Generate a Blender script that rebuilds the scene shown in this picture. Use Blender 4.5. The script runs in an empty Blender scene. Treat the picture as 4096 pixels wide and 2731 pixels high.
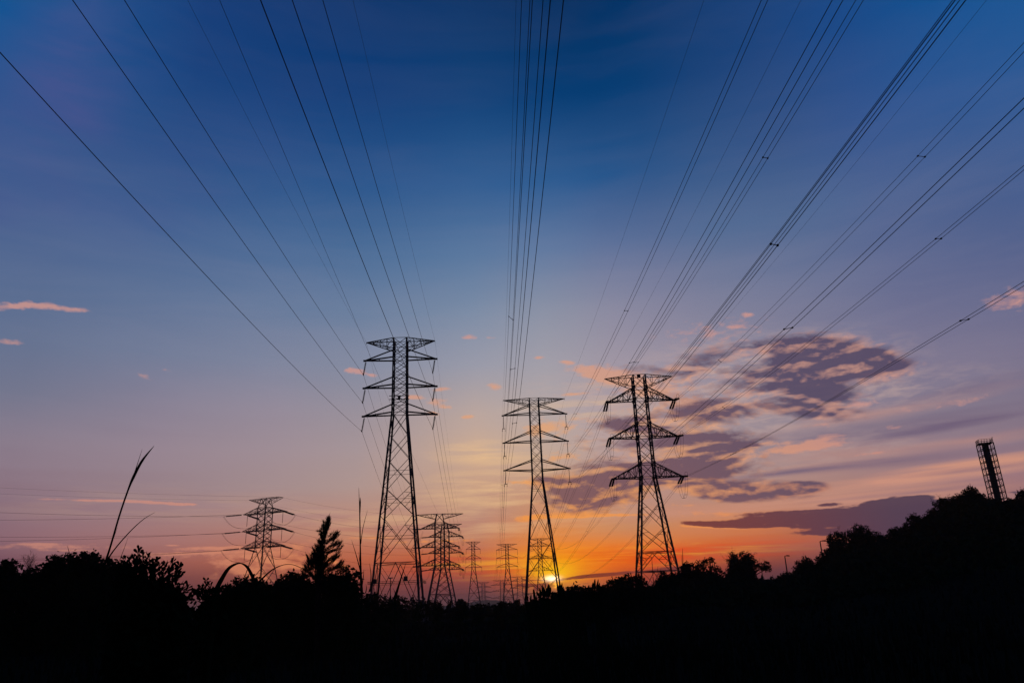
import bpy, math, random
import numpy as np
from mathutils import Vector, Matrix
R = math.radians
sc = bpy.context.scene
COL = sc.collection

# ------------------------------------------------------------------ camera
F_PX, PITCH, ROLL = 3027.0, R(19.2), R(2.23)      # focal length in photo pixels (4096 wide)
CX, CY, CZ = 2048.0, 1365.5, 1.6
fw = Vector((0, math.cos(PITCH), math.sin(PITCH)))
u0 = Vector((0, -math.sin(PITCH), math.cos(PITCH)))
r0 = Vector((1, 0, 0))
rt = math.cos(ROLL)*r0 - math.sin(ROLL)*u0
up = math.sin(ROLL)*r0 + math.cos(ROLL)*u0
EYE = Vector((0, 0, CZ))
cd = bpy.data.cameras.new('camera'); cam = bpy.data.objects.new('camera', cd); COL.objects.link(cam)
M = Matrix((rt, up, -fw)).transposed().to_4x4(); M.translation = EYE
cam.matrix_world = M
cd.sensor_width = 36; cd.lens = F_PX*36/4096; cd.clip_start = 0.1; cd.clip_end = 20000
sc.camera = cam

def proj(p):
    q = Vector(p)-EYE; d = q.dot(fw)
    return CX+F_PX*q.dot(rt)/d, CY-F_PX*q.dot(up)/d
def ray(x, y):
    return ((x-CX)/F_PX*rt-(y-CY)/F_PX*up+fw).normalized()
def at(x, y, D):
    "world point seen at photo pixel (x, y) at horizontal distance D"
    v = ray(x, y); return EYE+v*(D/math.hypot(v.x, v.y))
def azel(x, y):
    v = ray(x, y); return math.degrees(math.atan2(v.x, v.y)), math.degrees(math.asin(v.z))
def m_per_px(p):
    return (Vector(p)-EYE).dot(fw)/F_PX

# ------------------------------------------------------------------ materials
def lin(c):
    return tuple((v/255/12.92 if v/255 <= .04045 else ((v/255+.055)/1.055)**2.4) for v in c)
def mat(name, c0, c1, scale=3.0, rough=.8, metal=0.0, spec=.2, bump=0.0):
    m = bpy.data.materials.new(name); m.use_nodes = True
    nt = m.node_tree; b = nt.nodes['Principled BSDF']
    n = nt.nodes.new('ShaderNodeTexNoise'); n.inputs['Scale'].default_value = scale; n.inputs['Detail'].default_value = 6
    tc = nt.nodes.new('ShaderNodeTexCoord'); nt.links.new(tc.outputs['Object'], n.inputs['Vector'])
    r = nt.nodes.new('ShaderNodeValToRGB'); r.color_ramp.elements[0].position = .35; r.color_ramp.elements[1].position = .65
    r.color_ramp.elements[0].color = (*c0, 1); r.color_ramp.elements[1].color = (*c1, 1)
    nt.links.new(n.outputs['Fac'], r.inputs['Fac']); nt.links.new(r.outputs['Color'], b.inputs['Base Color'])
    b.inputs['Roughness'].default_value = rough; b.inputs['Metallic'].default_value = metal
    b.inputs['Specular IOR Level'].default_value = spec
    if bump:
        bp = nt.nodes.new('ShaderNodeBump'); bp.inputs['Strength'].default_value = bump
        nt.links.new(n.outputs['Fac'], bp.inputs['Height']); nt.links.new(bp.outputs['Normal'], b.inputs['Normal'])
    return m
STEEL = mat('weathered_steel', (.035, .036, .038), (.06, .06, .06), 1.5, .85, 0, .08)
GLASSY = mat('brown_porcelain', (.03, .016, .012), (.05, .026, .018), 4, .6, 0, .15)
WIRE = mat('aged_aluminium_cable', (.03, .03, .032), (.05, .05, .052), 2, .8, 0, .1)
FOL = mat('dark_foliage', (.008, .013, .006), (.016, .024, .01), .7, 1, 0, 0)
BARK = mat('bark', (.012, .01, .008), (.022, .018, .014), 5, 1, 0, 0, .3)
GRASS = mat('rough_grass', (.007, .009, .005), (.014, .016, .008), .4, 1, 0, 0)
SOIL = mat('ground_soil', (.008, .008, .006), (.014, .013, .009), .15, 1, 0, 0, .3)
PAINT = mat('painted_metal', (.03, .03, .03), (.05, .05, .048), 3, .8, 0, .05)
PLATE = mat('dark_plate', (.03, .03, .03), (.05, .045, .04), 3, .6, 0)
CONC = mat('weathered_concrete', (.035, .033, .03), (.06, .055, .05), 1.2, .95, 0, 0, .2)
FEATH = mat('dark_feathers', (.02, .02, .02), (.04, .036, .03), 6, .8)

# ------------------------------------------------------------------ mesh builder
class MB:
    def __init__(s): s.v = []; s.f = []
    def _ring(s, p, d, ref, w, h, n):
        x = d.cross(ref)
        if x.length < 1e-6: x = d.cross(Vector((1, 0, 0)))
        x.normalize(); y = d.cross(x).normalized()
        for k in range(n):
            a = 2*math.pi*k/n+math.pi/n
            s.v.append(tuple(p+x*(w*math.cos(a))+y*(h*math.sin(a))))
    def path(s, pts, r, n=4, ref=(0, 0, 1), radii=None, flat=1.0, cap=True):
        pts = [Vector(p) for p in pts]; i0 = len(s.v); ref = Vector(ref); m = len(pts)
        for i, p in enumerate(pts):
            d = (pts[min(i+1, m-1)]-pts[max(i-1, 0)])
            d = d.normalized() if d.length > 1e-9 else Vector((0, 0, 1))
            rr = radii[i] if radii else r
            s._ring(p, d, ref, rr, rr*flat, n)
        for i in range(m-1):
            for k in range(n):
                a = i0+i*n+k; b = i0+i*n+(k+1) % n
                s.f.append((a, b, b+n, a+n))
        if cap:
            s.f.append(tuple(i0+k for k in range(n))[::-1]); s.f.append(tuple(i0+(m-1)*n+k for k in range(n)))
        return s
    def bar(s, p, q, w):
        return s.path([p, q], w*.7071)
    def box(s, c, sx, sy, sz, rot=0):
        i = len(s.v); c = Vector(c); ca, sa = math.cos(rot), math.sin(rot)
        for z in (-1, 1):
            for (x, y) in ((-1, -1), (1, -1), (1, 1), (-1, 1)):
                X, Y = x*sx/2, y*sy/2
                s.v.append((c.x+X*ca-Y*sa, c.y+X*sa+Y*ca, c.z+z*sz/2))
        s.f += [(i+3, i+2, i+1, i), (i+4, i+5, i+6, i+7)]+[(i+k, i+(k+1) % 4, i+4+(k+1) % 4, i+4+k) for k in range(4)]
        return s
    def quads(s, V, n=4):
        "V: (m, n, 3) array"
        i = len(s.v); m = V.shape[0]
        s.v.extend(map(tuple, V.reshape(-1, 3)))
        s.f.extend(tuple(range(i+k*n, i+k*n+n)) for k in range(m))
        return s
    def build(s, name, material, parent=None, loc=None):
        me = bpy.data.meshes.new(name); L = Vector(loc) if loc is not None else (Vector(parent.location) if parent is not None and parent.parent is None else Vector((0, 0, 0)))
        if parent is not None and parent.parent is not None: L = Vector(parent.parent.location)+Vector(parent.location)
        me.from_pydata([(a-L.x, b-L.y, c-L.z) for (a, b, c) in s.v], [], s.f)
        me.materials.append(material); me.update()
        o = bpy.data.objects.new(name, me); COL.objects.link(o)
        if parent is not None: o.parent = parent
        elif loc is not None: o.location = L
        return o
def tag(o, label=None, cat=None, group=None, kind=None):
    if label: o['label'] = label
    if cat: o['category'] = cat
    if group: o['group'] = group
    if kind: o['kind'] = kind
    return o
def thing(name, loc, label, cat, group=None):
    o = bpy.data.objects.new(name, None); COL.objects.link(o); o.location = loc; o.empty_display_size = .5
    return tag(o, label, cat, group)
V3 = Vector

# ------------------------------------------------------------------ terrain
SKY_G = [(2200, 2412), (2450, 2385), (2600, 2362), (2720, 2318), (2850, 2318), (3000, 2340), (3110, 2336), (3180, 2318), (3270, 2296), (3400, 2218),
         (3500, 2204), (3600, 2180), (3700, 2120), (3800, 2064), (3900, 2034), (3990, 2028), (4096, 2034), (4400, 2000), (5000, 2050)]
RID = 140.0
_az = []; _z = []
for (x, y) in SKY_G:
    a, e = azel(x, y); _az.append(a); _z.append(CZ+RID*math.tan(R(e)))
_z[0] = 0.3
_az = np.array(_az); _z = np.array(_z)
def ridge_z(a):
    return np.interp(a, _az, _z, left=0.0, right=_z[-1])
def sstep(t):
    t = np.clip(t, 0, 1); return t*t*(3-2*t)
def terrain(x, y):
    x = np.asarray(x, float); y = np.asarray(y, float)
    r = np.hypot(x, y); a = np.degrees(np.arctan2(x, y))
    z = ridge_z(a)*sstep((r-30)/(RID-30))*(1-.55*sstep((r-RID-20)/300))
    back = sstep((np.abs(a)-70)/40)
    z = z*(1-back)
    z = z+.25*np.sin(x*.11+1)*np.cos(y*.09)*sstep((r-8)/30)+.9*np.sin(x*.013+.5)*np.cos(y*.017+1)*sstep((r-60)/200)
    return z
def gz(p): return float(terrain(p[0], p[1]))
rs = np.concatenate([[0.0], np.geomspace(3, 12000, 110)]); an = np.radians(np.concatenate([np.arange(-180, -45, 5), np.arange(-45, 46, .75), np.arange(50, 180, 5)]))
nr, na = len(rs), len(an)
RR, AA = np.meshgrid(rs, an, indexing='ij'); X = RR*np.sin(AA); Y = RR*np.cos(AA); Z = terrain(X, Y)
me = bpy.data.meshes.new('ground')
fs = []
for i in range(nr-1):
    for k in range(na):
        k2 = (k+1) % na
        fs.append((i*na+k, (i+1)*na+k, (i+1)*na+k2, i*na+k2) if i else (0, na+k, na+k2))
vv = np.stack([X, Y, Z], -1).reshape(-1, 3)
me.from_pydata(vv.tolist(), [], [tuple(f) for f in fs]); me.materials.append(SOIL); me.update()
for p_ in me.polygons: p_.use_smooth = True
g = bpy.data.objects.new('ground', me); COL.objects.link(g); g['kind'] = 'structure'
# far low ridge on the horizon
rng = random.Random(5)
hb = MB(); n = 80; D0 = 3200
prof = [(1700, 2424), (1860, 2417), (1900, 2404), (1935, 2398), (1975, 2399), (2010, 2402), (2045, 2411), (2120, 2414), (2400, 2408), (2700, 2398)]
pts = []
for i in range(n+1):
    px = 1650+i*(2800-1650)/n
    py = float(np.interp(px, [a for a, b in prof], [b for a, b in prof]))+rng.uniform(-1.2, 1.2)
    pts.append(at(px, py, D0))
for i, p in enumerate(pts):
    for (k, zz, dd) in ((0, -12, -500), (1, p.z*.55, -220), (2, p.z, 0), (3, p.z*.6, 400), (4, -12, 900)):
        q = V3((p.x, p.y, 0)); q += q.normalized()*dd; hb.v.append((q.x, q.y, zz))
for i in range(n):
    for k in range(4): hb.f.append((i*5+k, i*5+k+1, (i+1)*5+k+1, (i+1)*5+k))
hb.build('hills', SOIL)['kind'] = 'structure'

# ------------------------------------------------------------------ pylons
def lattice(mb_br, levels, panels, w, ax, ay, c0, thin=.7):
    """levels -> half width by interpolation; panels = [(z_top, z_bot, kind)]"""
    def hw(z): return float(np.interp(z, [l[0] for l in levels][::-1], [l[1] for l in levels][::-1]))
    def cor(z, i):
        sx, sy = ((-1, -1), (1, -1), (1, 1), (-1, 1))[i % 4]; h = hw(z)
        return c0+ax*(sx*h)+ay*(sy*h)+V3((0, 0, z))
    for (zt, zb, kind) in panels:
        for i in range(4):
            tl, tr, bl, br = cor(zt, i), cor(zt, i+1), cor(zb, i), cor(zb, i+1)
            if 'T' in kind: mb_br.bar(tl, tr, w)
            if 'B' in kind: mb_br.bar(bl, br, w)
            if 'X' in kind:
                mb_br.bar(tl, br, w); mb_br.bar(tr, bl, w)
                wt = (tr-tl).length; wb = (br-bl).length; t = wt/(wt+wb); zc = zt+(zb-zt)*t
                xc = tl.lerp(br, t)
                if 'H' in kind: mb_br.bar(cor(zc, i), cor(zc, i+1), w*thin)
                if 'R' in kind:                                   # redundant members between leg and diagonal
                    for (a, b, c, e) in ((tl, bl, br, tr), (tr, br, bl, tl)):
                        m1 = a.lerp(xc, .5); m2 = b.lerp(xc, .5)
                        lg = lambda s, a=a, b=b: a.lerp(b, s)
                        mb_br.bar(m2, lg(t), w*thin); mb_br.bar(m1, lg(.26), w*thin)
                        if 'RR' in kind: mb_br.bar(m1, lg(t), w*thin); mb_br.bar(m2, lg(.78), w*thin)
            if 'K' in kind:                                       # inverted V from the middle of the top member
                m = (tl+tr)/2; mb_br.bar(tl, tr, w*1.15); mb_br.bar(m, bl, w*1.1); mb_br.bar(m, br, w*1.1)
                for (a, b) in ((tl, bl), (tr, br)):
                    for s in (.33, .66):
                        mb_br.bar(m.lerp(b, s), a.lerp(b, s), w*thin); mb_br.bar(m.lerp(b, s), a.lerp(b, s-.33 if s > .4 else 0), w*thin)
            if 'D' in kind:
                mb_br.bar(tl, br, w)
        if 'P' in kind:                                           # plan bracing
            mb_br.bar(cor(zt, 0), cor(zt, 2), w*thin); mb_br.bar(cor(zt, 1), cor(zt, 3), w*thin)
    return hw, cor

def arm_simple(mb, tip, cor, side, zlow, ztie, w, single=False):
    idx = (1, 2) if side > 0 else (0, 3)
    for i in idx:
        mb.bar(cor(zlow, i), tip, w)
        if not single: mb.bar(cor(ztie, i), tip, w*.9)
    if single: mb.bar((cor(ztie, idx[0])+cor(ztie, idx[1]))/2, tip, w*.9); mb.bar(cor(ztie, idx[0]), cor(ztie, idx[1]), w*.7)
    mb.bar(cor(zlow, idx[0]).lerp(tip, .5), cor(zlow, idx[1]).lerp(tip, .5), w*.5)
def arm_lattice(mb, tips, cor, side, zlow, ztop, w, nb=4):
    idx = (1, 2) if side > 0 else (0, 3)
    for j, i in enumerate(idx):
        tp = tips[j]; a, b = cor(zlow, i), cor(ztop, i)
        mb.bar(a, tp, w); mb.bar(b, tp, w)
        for k in range(1, nb):
            s = k/nb; s0 = (k-1)/nb
            mb.bar(a.lerp(tp, s), b.lerp(tp, s), w*.55)
            if k % 2: mb.bar(a.lerp(tp, s), b.lerp(tp, s0), w*.55)
            else: mb.bar(b.lerp(tp, s), a.lerp(tp, s0), w*.55)
    for z in (zlow, ztop):
        a, b = cor(z, idx[0]), cor(z, idx[1])
        for k in range(0, nb):
            s, s1 = k/nb, (k+1)/nb
            mb.bar(a.lerp(tips[0], s), b.lerp(tips[1], s), w*.5)
            if k % 2: mb.bar(a.lerp(tips[0], s), b.lerp(tips[1], s1), w*.45)
            else: mb.bar(b.lerp(tips[1], s), a.lerp(tips[0], s1), w*.45)
    if (tips[0]-tips[1]).length > .1: mb.bar(tips[0], tips[1], w)

def discs(mb, p, q, n, r, core=.03):
    "cap and pin insulator string from p to q"
    p, q = V3(p), V3(q); d = (q-p); L = d.length; d = d.normalized()
    pts, rad = [], []
    for k in range(n):
        s = (k+.12)/n*L; e = L/n
        for (o, rr) in ((0, core), (.12, r*.7), (.3, r), (.42, r*.9), (.46, core)):
            pts.append(p+d*(s+o*e)); rad.append(rr)
    pts.append(q); rad.append(core)
    mb.path([p]+pts, 0, 8, (1, .13, .2), [core]+rad)

class Tower: pass
def make_tower(name, label, xy, yaw, base_z, levels, panels, arms, peak, wleg, wbr, warm, style, group=None,
               leg_nodes=(), box=None, guard=None, tipw=0.0, ins=None, hwy=None, peak_lattice=4, single_tie=False, bolts=()):
    """arms: [(z_tip, z_low_root, z_tie_root, half)], peak: (z_tip, z_top, z_root, half)"""
    t = Tower(); a = R(yaw)
    ax = V3((math.cos(a), math.sin(a), 0)); ay = V3((-math.sin(a), math.cos(a), 0)); c0 = V3((xy[0], xy[1], 0))
    root = thing(name, (xy[0], xy[1], base_z), label, 'pylon', group)
    t.root, t.ax, t.ay, t.c0 = root, ax, ay, c0
    br = MB(); hw, cor = lattice(br, levels, panels, wbr, ax, ay, c0)
    t.cor, t.hw = cor, hw
    zs = [l[0] for l in levels]
    for i in range(4):
        mb = MB(); zt = zs[0]
        pts = [z for z in zs]
        for k in range(len(pts)-1): mb.bar(cor(pts[k], i), cor(pts[k+1], i), wleg*(1.0 if k else .8))
        foot = cor(zs[-1], i); mb.box(foot+V3((0, 0, .1)), .9, .9, .5, a)
        mb.build('leg', STEEL, root)
    if style == 'tension':
        for z in leg_nodes:
            for i in range(4):
                br.box(cor(z, i), .42, .42, .5, a)
    for q in bolts:                                       # step bolts up a leg
        z = 5.5; k = 0
        while z < zs[0]-2:
            c = cor(z, q); o_ = ax if k % 2 else -ay; o_ = o_*(1 if q in (1, 2) or not k % 2 else -1); br.bar(c, c+o_*.3, .03); z += .45; k += 1
    br.build('bracing', STEEL, root)
    t.tips = {}
    zt, ztop, zr, h = peak
    for s in (-1, 1):
        mb = MB(); tip = c0+ax*(s*h)+V3((0, 0, zt))
        tw = tipw*.5
        arm_lattice(mb, (tip-ay*tw, tip+ay*tw), cor, s, zr, ztop, warm*.62 if style != 'tension' else warm*.7, peak_lattice)
        mb.build('peak_arm', STEEL, root); t.tips[(s, 'e')] = tip
        for j, (za, zl, zti, ha) in enumerate(arms):
            mb = MB(); tip = c0+ax*(s*ha)+V3((0, 0, za))
            if style == 'tension': arm_lattice(mb, (tip-ay*(tw+.12), tip+ay*(tw+.12)), cor, s, zl, zti, warm, 5)
            else: arm_simple(mb, tip, cor, s, zl, zti, warm, single_tie)
            mb.box(tip, .35, .3, .22, a)
            mb.build('cross_arm', STEEL, root); t.tips[(s, j)] = tip
    if box:
        mb = MB(); mb.box(c0+ax*box[0]-ay*hw(box[1])+V3((0, 0, box[1])), box[2], .25, box[3], a); mb.build('equipment_box', PLATE, root)
    if guard:
        mb = MB(); h = hw(guard)+.55
        for k in range(4):
            cc = [c0+ax*(sx*h)+ay*(sy*h)+V3((0, 0, guard)) for sx, sy in ((-1, -1), (1, -1), (1, 1), (-1, 1))]
            for dz in (0, .22): mb.bar(cc[k]+V3((0, 0, dz)), cc[(k+1) % 4]+V3((0, 0, dz)), .035)
            for q in range(14):
                p = cc[k].lerp(cc[(k+1) % 4], q/14); mb.bar(p-V3((0, 0, .06)), p+V3((0, 0, .3)), .02)
        mb.build('climbing_guard', STEEL, root)
    return t

LEG_P1 = dict(
    levels=[(40.45, .97), (28.8, 1.05), (0.2, 3.42)],
    panels=[(40.45, 38.9, 'XTB'), (38.9, 37.4, 'XB'), (37.4, 36.0, 'X'), (36.0, 34.6, 'X'), (34.6, 33.1, 'XTB'), (33.1, 31.75, 'XT'), (31.75, 30.4, 'X'),
            (30.4, 28.9, 'XTB'), (28.9, 25.5, 'X'), (25.5, 22.0, 'X'), (22.0, 18.1, 'XH'), (18.1, 14.0, 'XHR'), (14.0, 7.67, 'XHRR'), (7.67, .3, 'KP')],
    arms=[(37.2, 37.4, 38.9, 5.4), (32.9, 33.1, 34.6, 5.4), (28.6, 28.9, 30.4, 5.4)], peak=(40.1, 40.45, 38.8, 5.2),
    wleg=.19, wbr=.07, warm=.18, style='suspension', single_tie=True)
LEG_P2 = dict(
    levels=[(41.2, .93), (24.6, 1.02), (0.2, 3.5)],
    panels=[(41.2, 39.9, 'XTB'), (39.9, 38.1, 'XTB'), (38.1, 36.2, 'X'), (36.2, 34.4, 'XB'), (34.4, 32.4, 'XTB'), (32.4, 30.5, 'X'), (30.5, 28.6, 'XB'),
            (28.6, 26.6, 'XTB'), (26.6, 24.6, 'XB'), (24.6, 20.2, 'XTH'), (20.2, 13.0, 'XR'), (13.0, 6.3, 'XHR'), (6.3, .3, 'XHR')],
    arms=[(37.9, 38.1, 39.9, 6.5), (32.3, 32.4, 34.4, 6.5), (26.8, 26.6, 28.6, 6.5)], peak=(41.1, 41.2, 39.9, 6.3),
    wleg=.20, wbr=.07, warm=.17, style='suspension')
LEG_P3 = dict(
    levels=[(40.3, 1.1), (21.8, 1.2), (-1, 3.85)],
    panels=[(40.3, 38.0, 'XTB'), (38.0, 35.8, 'XTB'), (35.8, 33.55, 'X'), (33.55, 31.3, 'X'), (31.3, 28.9, 'XTB'), (28.9, 26.55, 'X'), (26.55, 24.2, 'X'),
            (24.2, 21.8, 'XTB'), (21.8, 17.5, 'XR'), (17.5, 13.3, 'XR'), (13.3, 9.2, 'XR'), (9.2, 6.1, 'KP'), (6.1, 0, 'KP')],
    arms=[(35.5, 35.8, 38.0, 6.1), (28.9, 28.9, 31.3, 6.1), (21.8, 21.8, 24.2, 6.1)], peak=(40.0, 40.3, 38.0, 6.2),
    wleg=.24, wbr=.085, warm=.15, style='tension', leg_nodes=(38.0, 35.8, 31.3, 28.9, 24.2, 21.8))

GRP = 'electricity pylons of the power lines'
P1 = make_tower('transmission_tower', 'tall steel lattice pylon on the left with single ribbed insulators hanging from its arms', (-16.94, 108.69), 2, 0, group=GRP, guard=5.0, bolts=(1, 3), **LEG_P1)
P2 = make_tower('transmission_tower', 'steel lattice pylon in the centre standing in front of the setting sun', (3.98, 149.95), 2, 0, group=GRP, bolts=(1, 0), **LEG_P2)
P3 = make_tower('transmission_tower', 'heavy lattice pylon right of the sun with paired insulators and cable loops under its arms', (22.81, 133.06), 0, 0, group=GRP, box=(-.1, 40.0, .62, .55), bolts=(1, 3), **LEG_P3)
# small fittings on the left pylon
mb = MB(); c = P1.cor(30.9, 0).lerp(P1.cor(30.9, 1), .5)
for z in (31.3, 30.75): mb.bar(P1.cor(z, 0)-P1.ax*.45+V3((0, 0, .05)), P1.cor(z, 1)+P1.ax*.45, .09)
mb.build('platform_rail', STEEL, P1.root)
mb = MB(); mb.box(c-P1.ay*.1+V3((0, 0, .15)), .38, .1, .5, R(5)); mb.build('warning_plate', PLATE, P1.root)
mb = MB(); mb.box(P1.cor(5.2, 1)-P1.ax*1.6+V3((0, -.05, .3)), .55, .08, .62, R(5)); mb.build('warning_plate', PLATE, P1.root)
mb = MB(); mb.box(P1.cor(5.2, 0)+P1.ax*.35+V3((0, -.05, .1)), .42, .08, .62, R(5)); mb.build('warning_plate', PLATE, P1.root)

def tension_levels(H, hwt, hwb, hwf, za, half, ph, hw_base_z=0):
    z1, z2, z3 = za; g = (z1-z2)*.33
    lv = [(H, hwt*.62), (z1+g, hwt), (z3, hwb), (hw_base_z, hwf)]
    pn = [(H, z1+g, 'XTB'), (z1+g, z1, 'XTB')]
    def split(a, b, n):
        return [(a+(b-a)*k/n, a+(b-a)*(k+1)/n, 'X') for k in range(n)]
    pn += split(z1, z2+g, 2)+[(z2+g, z2, 'XTB')]+split(z2, z3+g, 2)+[(z3+g, z3, 'XTB')]
    L = z3-hw_base_z
    pn += [(z3, z3-.3*L, 'XR'), (z3-.3*L, z3-.62*L, 'XR'), (z3-.62*L, hw_base_z+.2, 'KP')]
    return dict(levels=lv, panels=pn, arms=[(z1, z1, z1+g, half), (z2, z2, z2+g, half), (z3, z3, z3+g, half)], peak=(H-.1, H, H-(H-z1-g)*.6, ph), style='tension')
def suspension_levels(H, hwt, hww, hwf, za, halfs, ph):
    z1, z2, z3 = za; g = (z1-z2)*.36
    lv = [(H, hwt), (z3-1, hww), (0, hwf)]
    def split(a, b, n): return [(a+(b-a)*k/n, a+(b-a)*(k+1)/n, 'X') for k in range(n)]
    pn = [(H, z1+g, 'XTB'), (z1+g, z1, 'XTB')]+split(z1, z2+g, 2)+[(z2+g, z2, 'XTB')]+split(z2, z3+g, 2)+[(z3+g, z3, 'XTB')]
    L = z3
    pn += [(z3, z3*.78, 'X'), (z3*.78, z3*.52, 'XH'), (z3*.52, z3*.22, 'XH'), (z3*.22, .3, 'KP')]
    return dict(levels=lv, panels=pn, arms=[(z, z, z+g, h) for z, h in zip(za, halfs)], peak=(H-.1, H, H-(H-z1)*.45, ph), style='suspension')

P4 = make_tower('transmission_tower', 'pylon seen corner-on at far left between the arching grass blade and the conifer', (-88.0, 266.7), -25, 0, group=GRP, wleg=.26, wbr=.11, warm=.16, tipw=2.6,
                leg_nodes=(35, 29.4, 23.8), **tension_levels(40, 1.75, 1.75, 6.3, (35.0, 29.2, 23.6), 8.6, 6.6))
P5a = make_tower('transmission_tower', 'nearer and taller of the two overlapping heavy pylons behind the tall left pylon', (-34.2, 332.9), 4, 0, group=GRP, wleg=.38, wbr=.13, warm=.22, tipw=.6,
                 leg_nodes=(33.9, 26.2, 18.7), **tension_levels(40, 1.95, 2.05, 5.8, (33.9, 26.2, 18.7), 8.2, 10.2))
P5b = make_tower('transmission_tower', 'farther of the two overlapping heavy pylons, partly hidden by the nearer one', (-36.1, 376.1), 4, 0, group=GRP, wleg=.38, wbr=.13, warm=.22, tipw=.6,
                 leg_nodes=(34.1, 26.5, 18.9), **tension_levels(40, 1.95, 2.05, 5.8, (34.1, 26.5, 18.9), 8.3, 8.2))
P6 = make_tower('transmission_tower', 'slim distant pylon standing alone right of the overlapping pair', (-29.2, 487.4), 5, 0, group=GRP, wleg=.28, wbr=.13, warm=.2,
                **suspension_levels(40, .95, 1.1, 4.2, (35.5, 29.9, 24.7), (4.4, 4.7, 5.1), 4.6))
P7 = make_tower('transmission_tower', 'distant pylon directly left of the central pylon with wide arms', (-8.7, 516.3), 4, 0, group=GRP, wleg=.28, wbr=.13, warm=.22,
                **suspension_levels(40, .95, 1.1, 3.9, (36.4, 31.2, 25.7), (6.9, 6.9, 6.9), 6.9))
P8 = make_tower('transmission_tower', 'distant orange-tinged pylon seen through the legs of the central pylon', (12.1, 482.2), 0, 0, group=GRP, wleg=.3, wbr=.13, warm=.18,
                leg_nodes=(35.4, 28.1, 21.0), **{**tension_levels(40, 1.15, 1.25, 4.6, (35.4, 28.1, 21.0), 6.8, 6.8), 'levels': [(40, 1.1), (21, 1.25), (0, 4.0)]})
P9 = make_tower('transmission_tower', 'tiny faraway pylon just right of the slim distant pylon', (-66.8, 1390.8), 20, 0, group=GRP, wleg=.32, wbr=.15, warm=.28, tipw=1,
                **tension_levels(42, 2.6, 2.8, 8.5, (33.3, 24.6, 15.9), 15, 11))
P10 = make_tower('transmission_tower', 'tiny faraway pylon overlapping the left legs of the distant wide-armed pylon', (-30.8, 1252.8), 8, 0, group=GRP, wleg=.32, wbr=.15, warm=.28, tipw=1,
                 **tension_levels(40, 2.7, 2.9, 7, (32.5, 23.1, 13.0), 18, 14))
P11 = make_tower('transmission_tower', 'tiny faraway pylon close to the left legs of the central pylon', (-2.3, 1128.3), 4, 0, group=GRP, wleg=.32, wbr=.15, warm=.28, tipw=1,
                 **tension_levels(40, 3.4, 3.6, 8, (33.9, 24.4, 15.3), 13.5, 13))

# ------------------------------------------------------------------ insulators
def side_word(s): return 'left' if s < 0 else 'right'
ATT = {}
for k, t, insl, inset, swing in (('P1', P1, 2.2, .22, -.33), ('P2', P2, 3.1, .18, 0.0)):
    for s in (-1, 1):
        for j in range(3):
            tip = t.tips[(s, j)]-t.ax*(s*inset); bot = t.tips[(s, j)]-V3((0, 0, insl))+t.ax*(swing-s*inset)
            mb = MB()
            if k == 'P1':
                d = bot-tip; mb.bar(tip+V3((0, 0, .0)), tip+d*.14, .05); discs(mb, tip+d*.12, tip+d*.93, 10, .15, .045); mb.bar(tip+d*.92, bot, .07)
                o = mb.build('insulator', GLASSY, t.root)
                cl = MB(); cl.path([bot+t.ay*.35, bot, bot-t.ay*.35], .055, 6); cl.box(bot, .14, .2, .18, R(5)); cl.box(bot-t.ay*.42, .12, .3, .1, R(5)); cl.build('clamp', STEEL, o, None)
            else:
                d = bot-tip; discs(mb, tip+d*.08, tip+d*.86, 20, .085, .04); mb.bar(tip, tip+d*.1, .05)
                o = mb.build('insulator', GLASSY, t.root)
                cl = MB(); yk = tip+d*.87
                cl.bar(yk-t.ax*.33, yk+t.ax*.33, .07); cl.bar(yk, yk+V3((0, 0, .25)), .06); cl.path([yk-t.ax*.3+t.ay*.0+V3((0, 0, .0)), yk+V3((0, 0, .12)), yk+t.ax*.3], .035, 5)
                for q in (-1, 1): cl.bar(yk+t.ax*(.27*q), bot+t.ax*(.27*q), .06); cl.box(bot+t.ax*(.27*q), .1, .5, .12, R(4))
                cl.build('yoke', STEEL, o, None)
            ATT[(k, s, j)] = bot
        tip = t.tips[(s, 'e')]; mb = MB(); mb.bar(tip, tip-V3((0, 0, .28)), .05); mb.build('earth_clamp', STEEL, t.root)
        ATT[(k, s, 'e')] = tip

# ------------------------------------------------------------------ cables
def wire_pts(A, B, b, n=40, bias=1.0):
    "span from A to B, initial slope b (down), parabola"
    A, B = V3(A), V3(B); L = math.hypot(B.x-A.x, B.y-A.y); dz = B.z-A.z
    out = []
    for i in range(n+1):
        s = (i/n)**bias; p = A.lerp(B, s); p.z = A.z+dz*s-b*L*s*(1-s); out.append(p)
    return out
def tube(mb, pts, r): mb.path(pts, r, 6); return mb
SP = 280.0
def near_span(A, th, b, n=70):
    u = V3((math.sin(R(th)), -math.cos(R(th)), 0)); B = A+u*SP
    return wire_pts(A, B, b, n)
CG = 'cables running from the near pylons over the camera'
FG = 'cables running on behind the near pylons'
def spacer(mb, p, q):
    d = (q-p).normalized(); mb.bar(p-d*.03, q+d*.03, .035)
    for c in (p, q): mb.box(c, .08, .13, .08, 0)
def on_pts(pts, px=None, py=None):
    "point on the cable where its picture row is py"
    best = None
    for i in range(len(pts)-1):
        for s in (0, .25, .5, .75):
            p = pts[i].lerp(pts[i+1], s)
            if (p-EYE).dot(fw) < 3: continue
            e = abs(proj(p)[1]-py)
            if best is None or e < best[0]: best = (e, p)
    return best[1]
ROWS = {0: 'top', 1: 'middle', 2: 'lowest', 'e': 'peak'}
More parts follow.
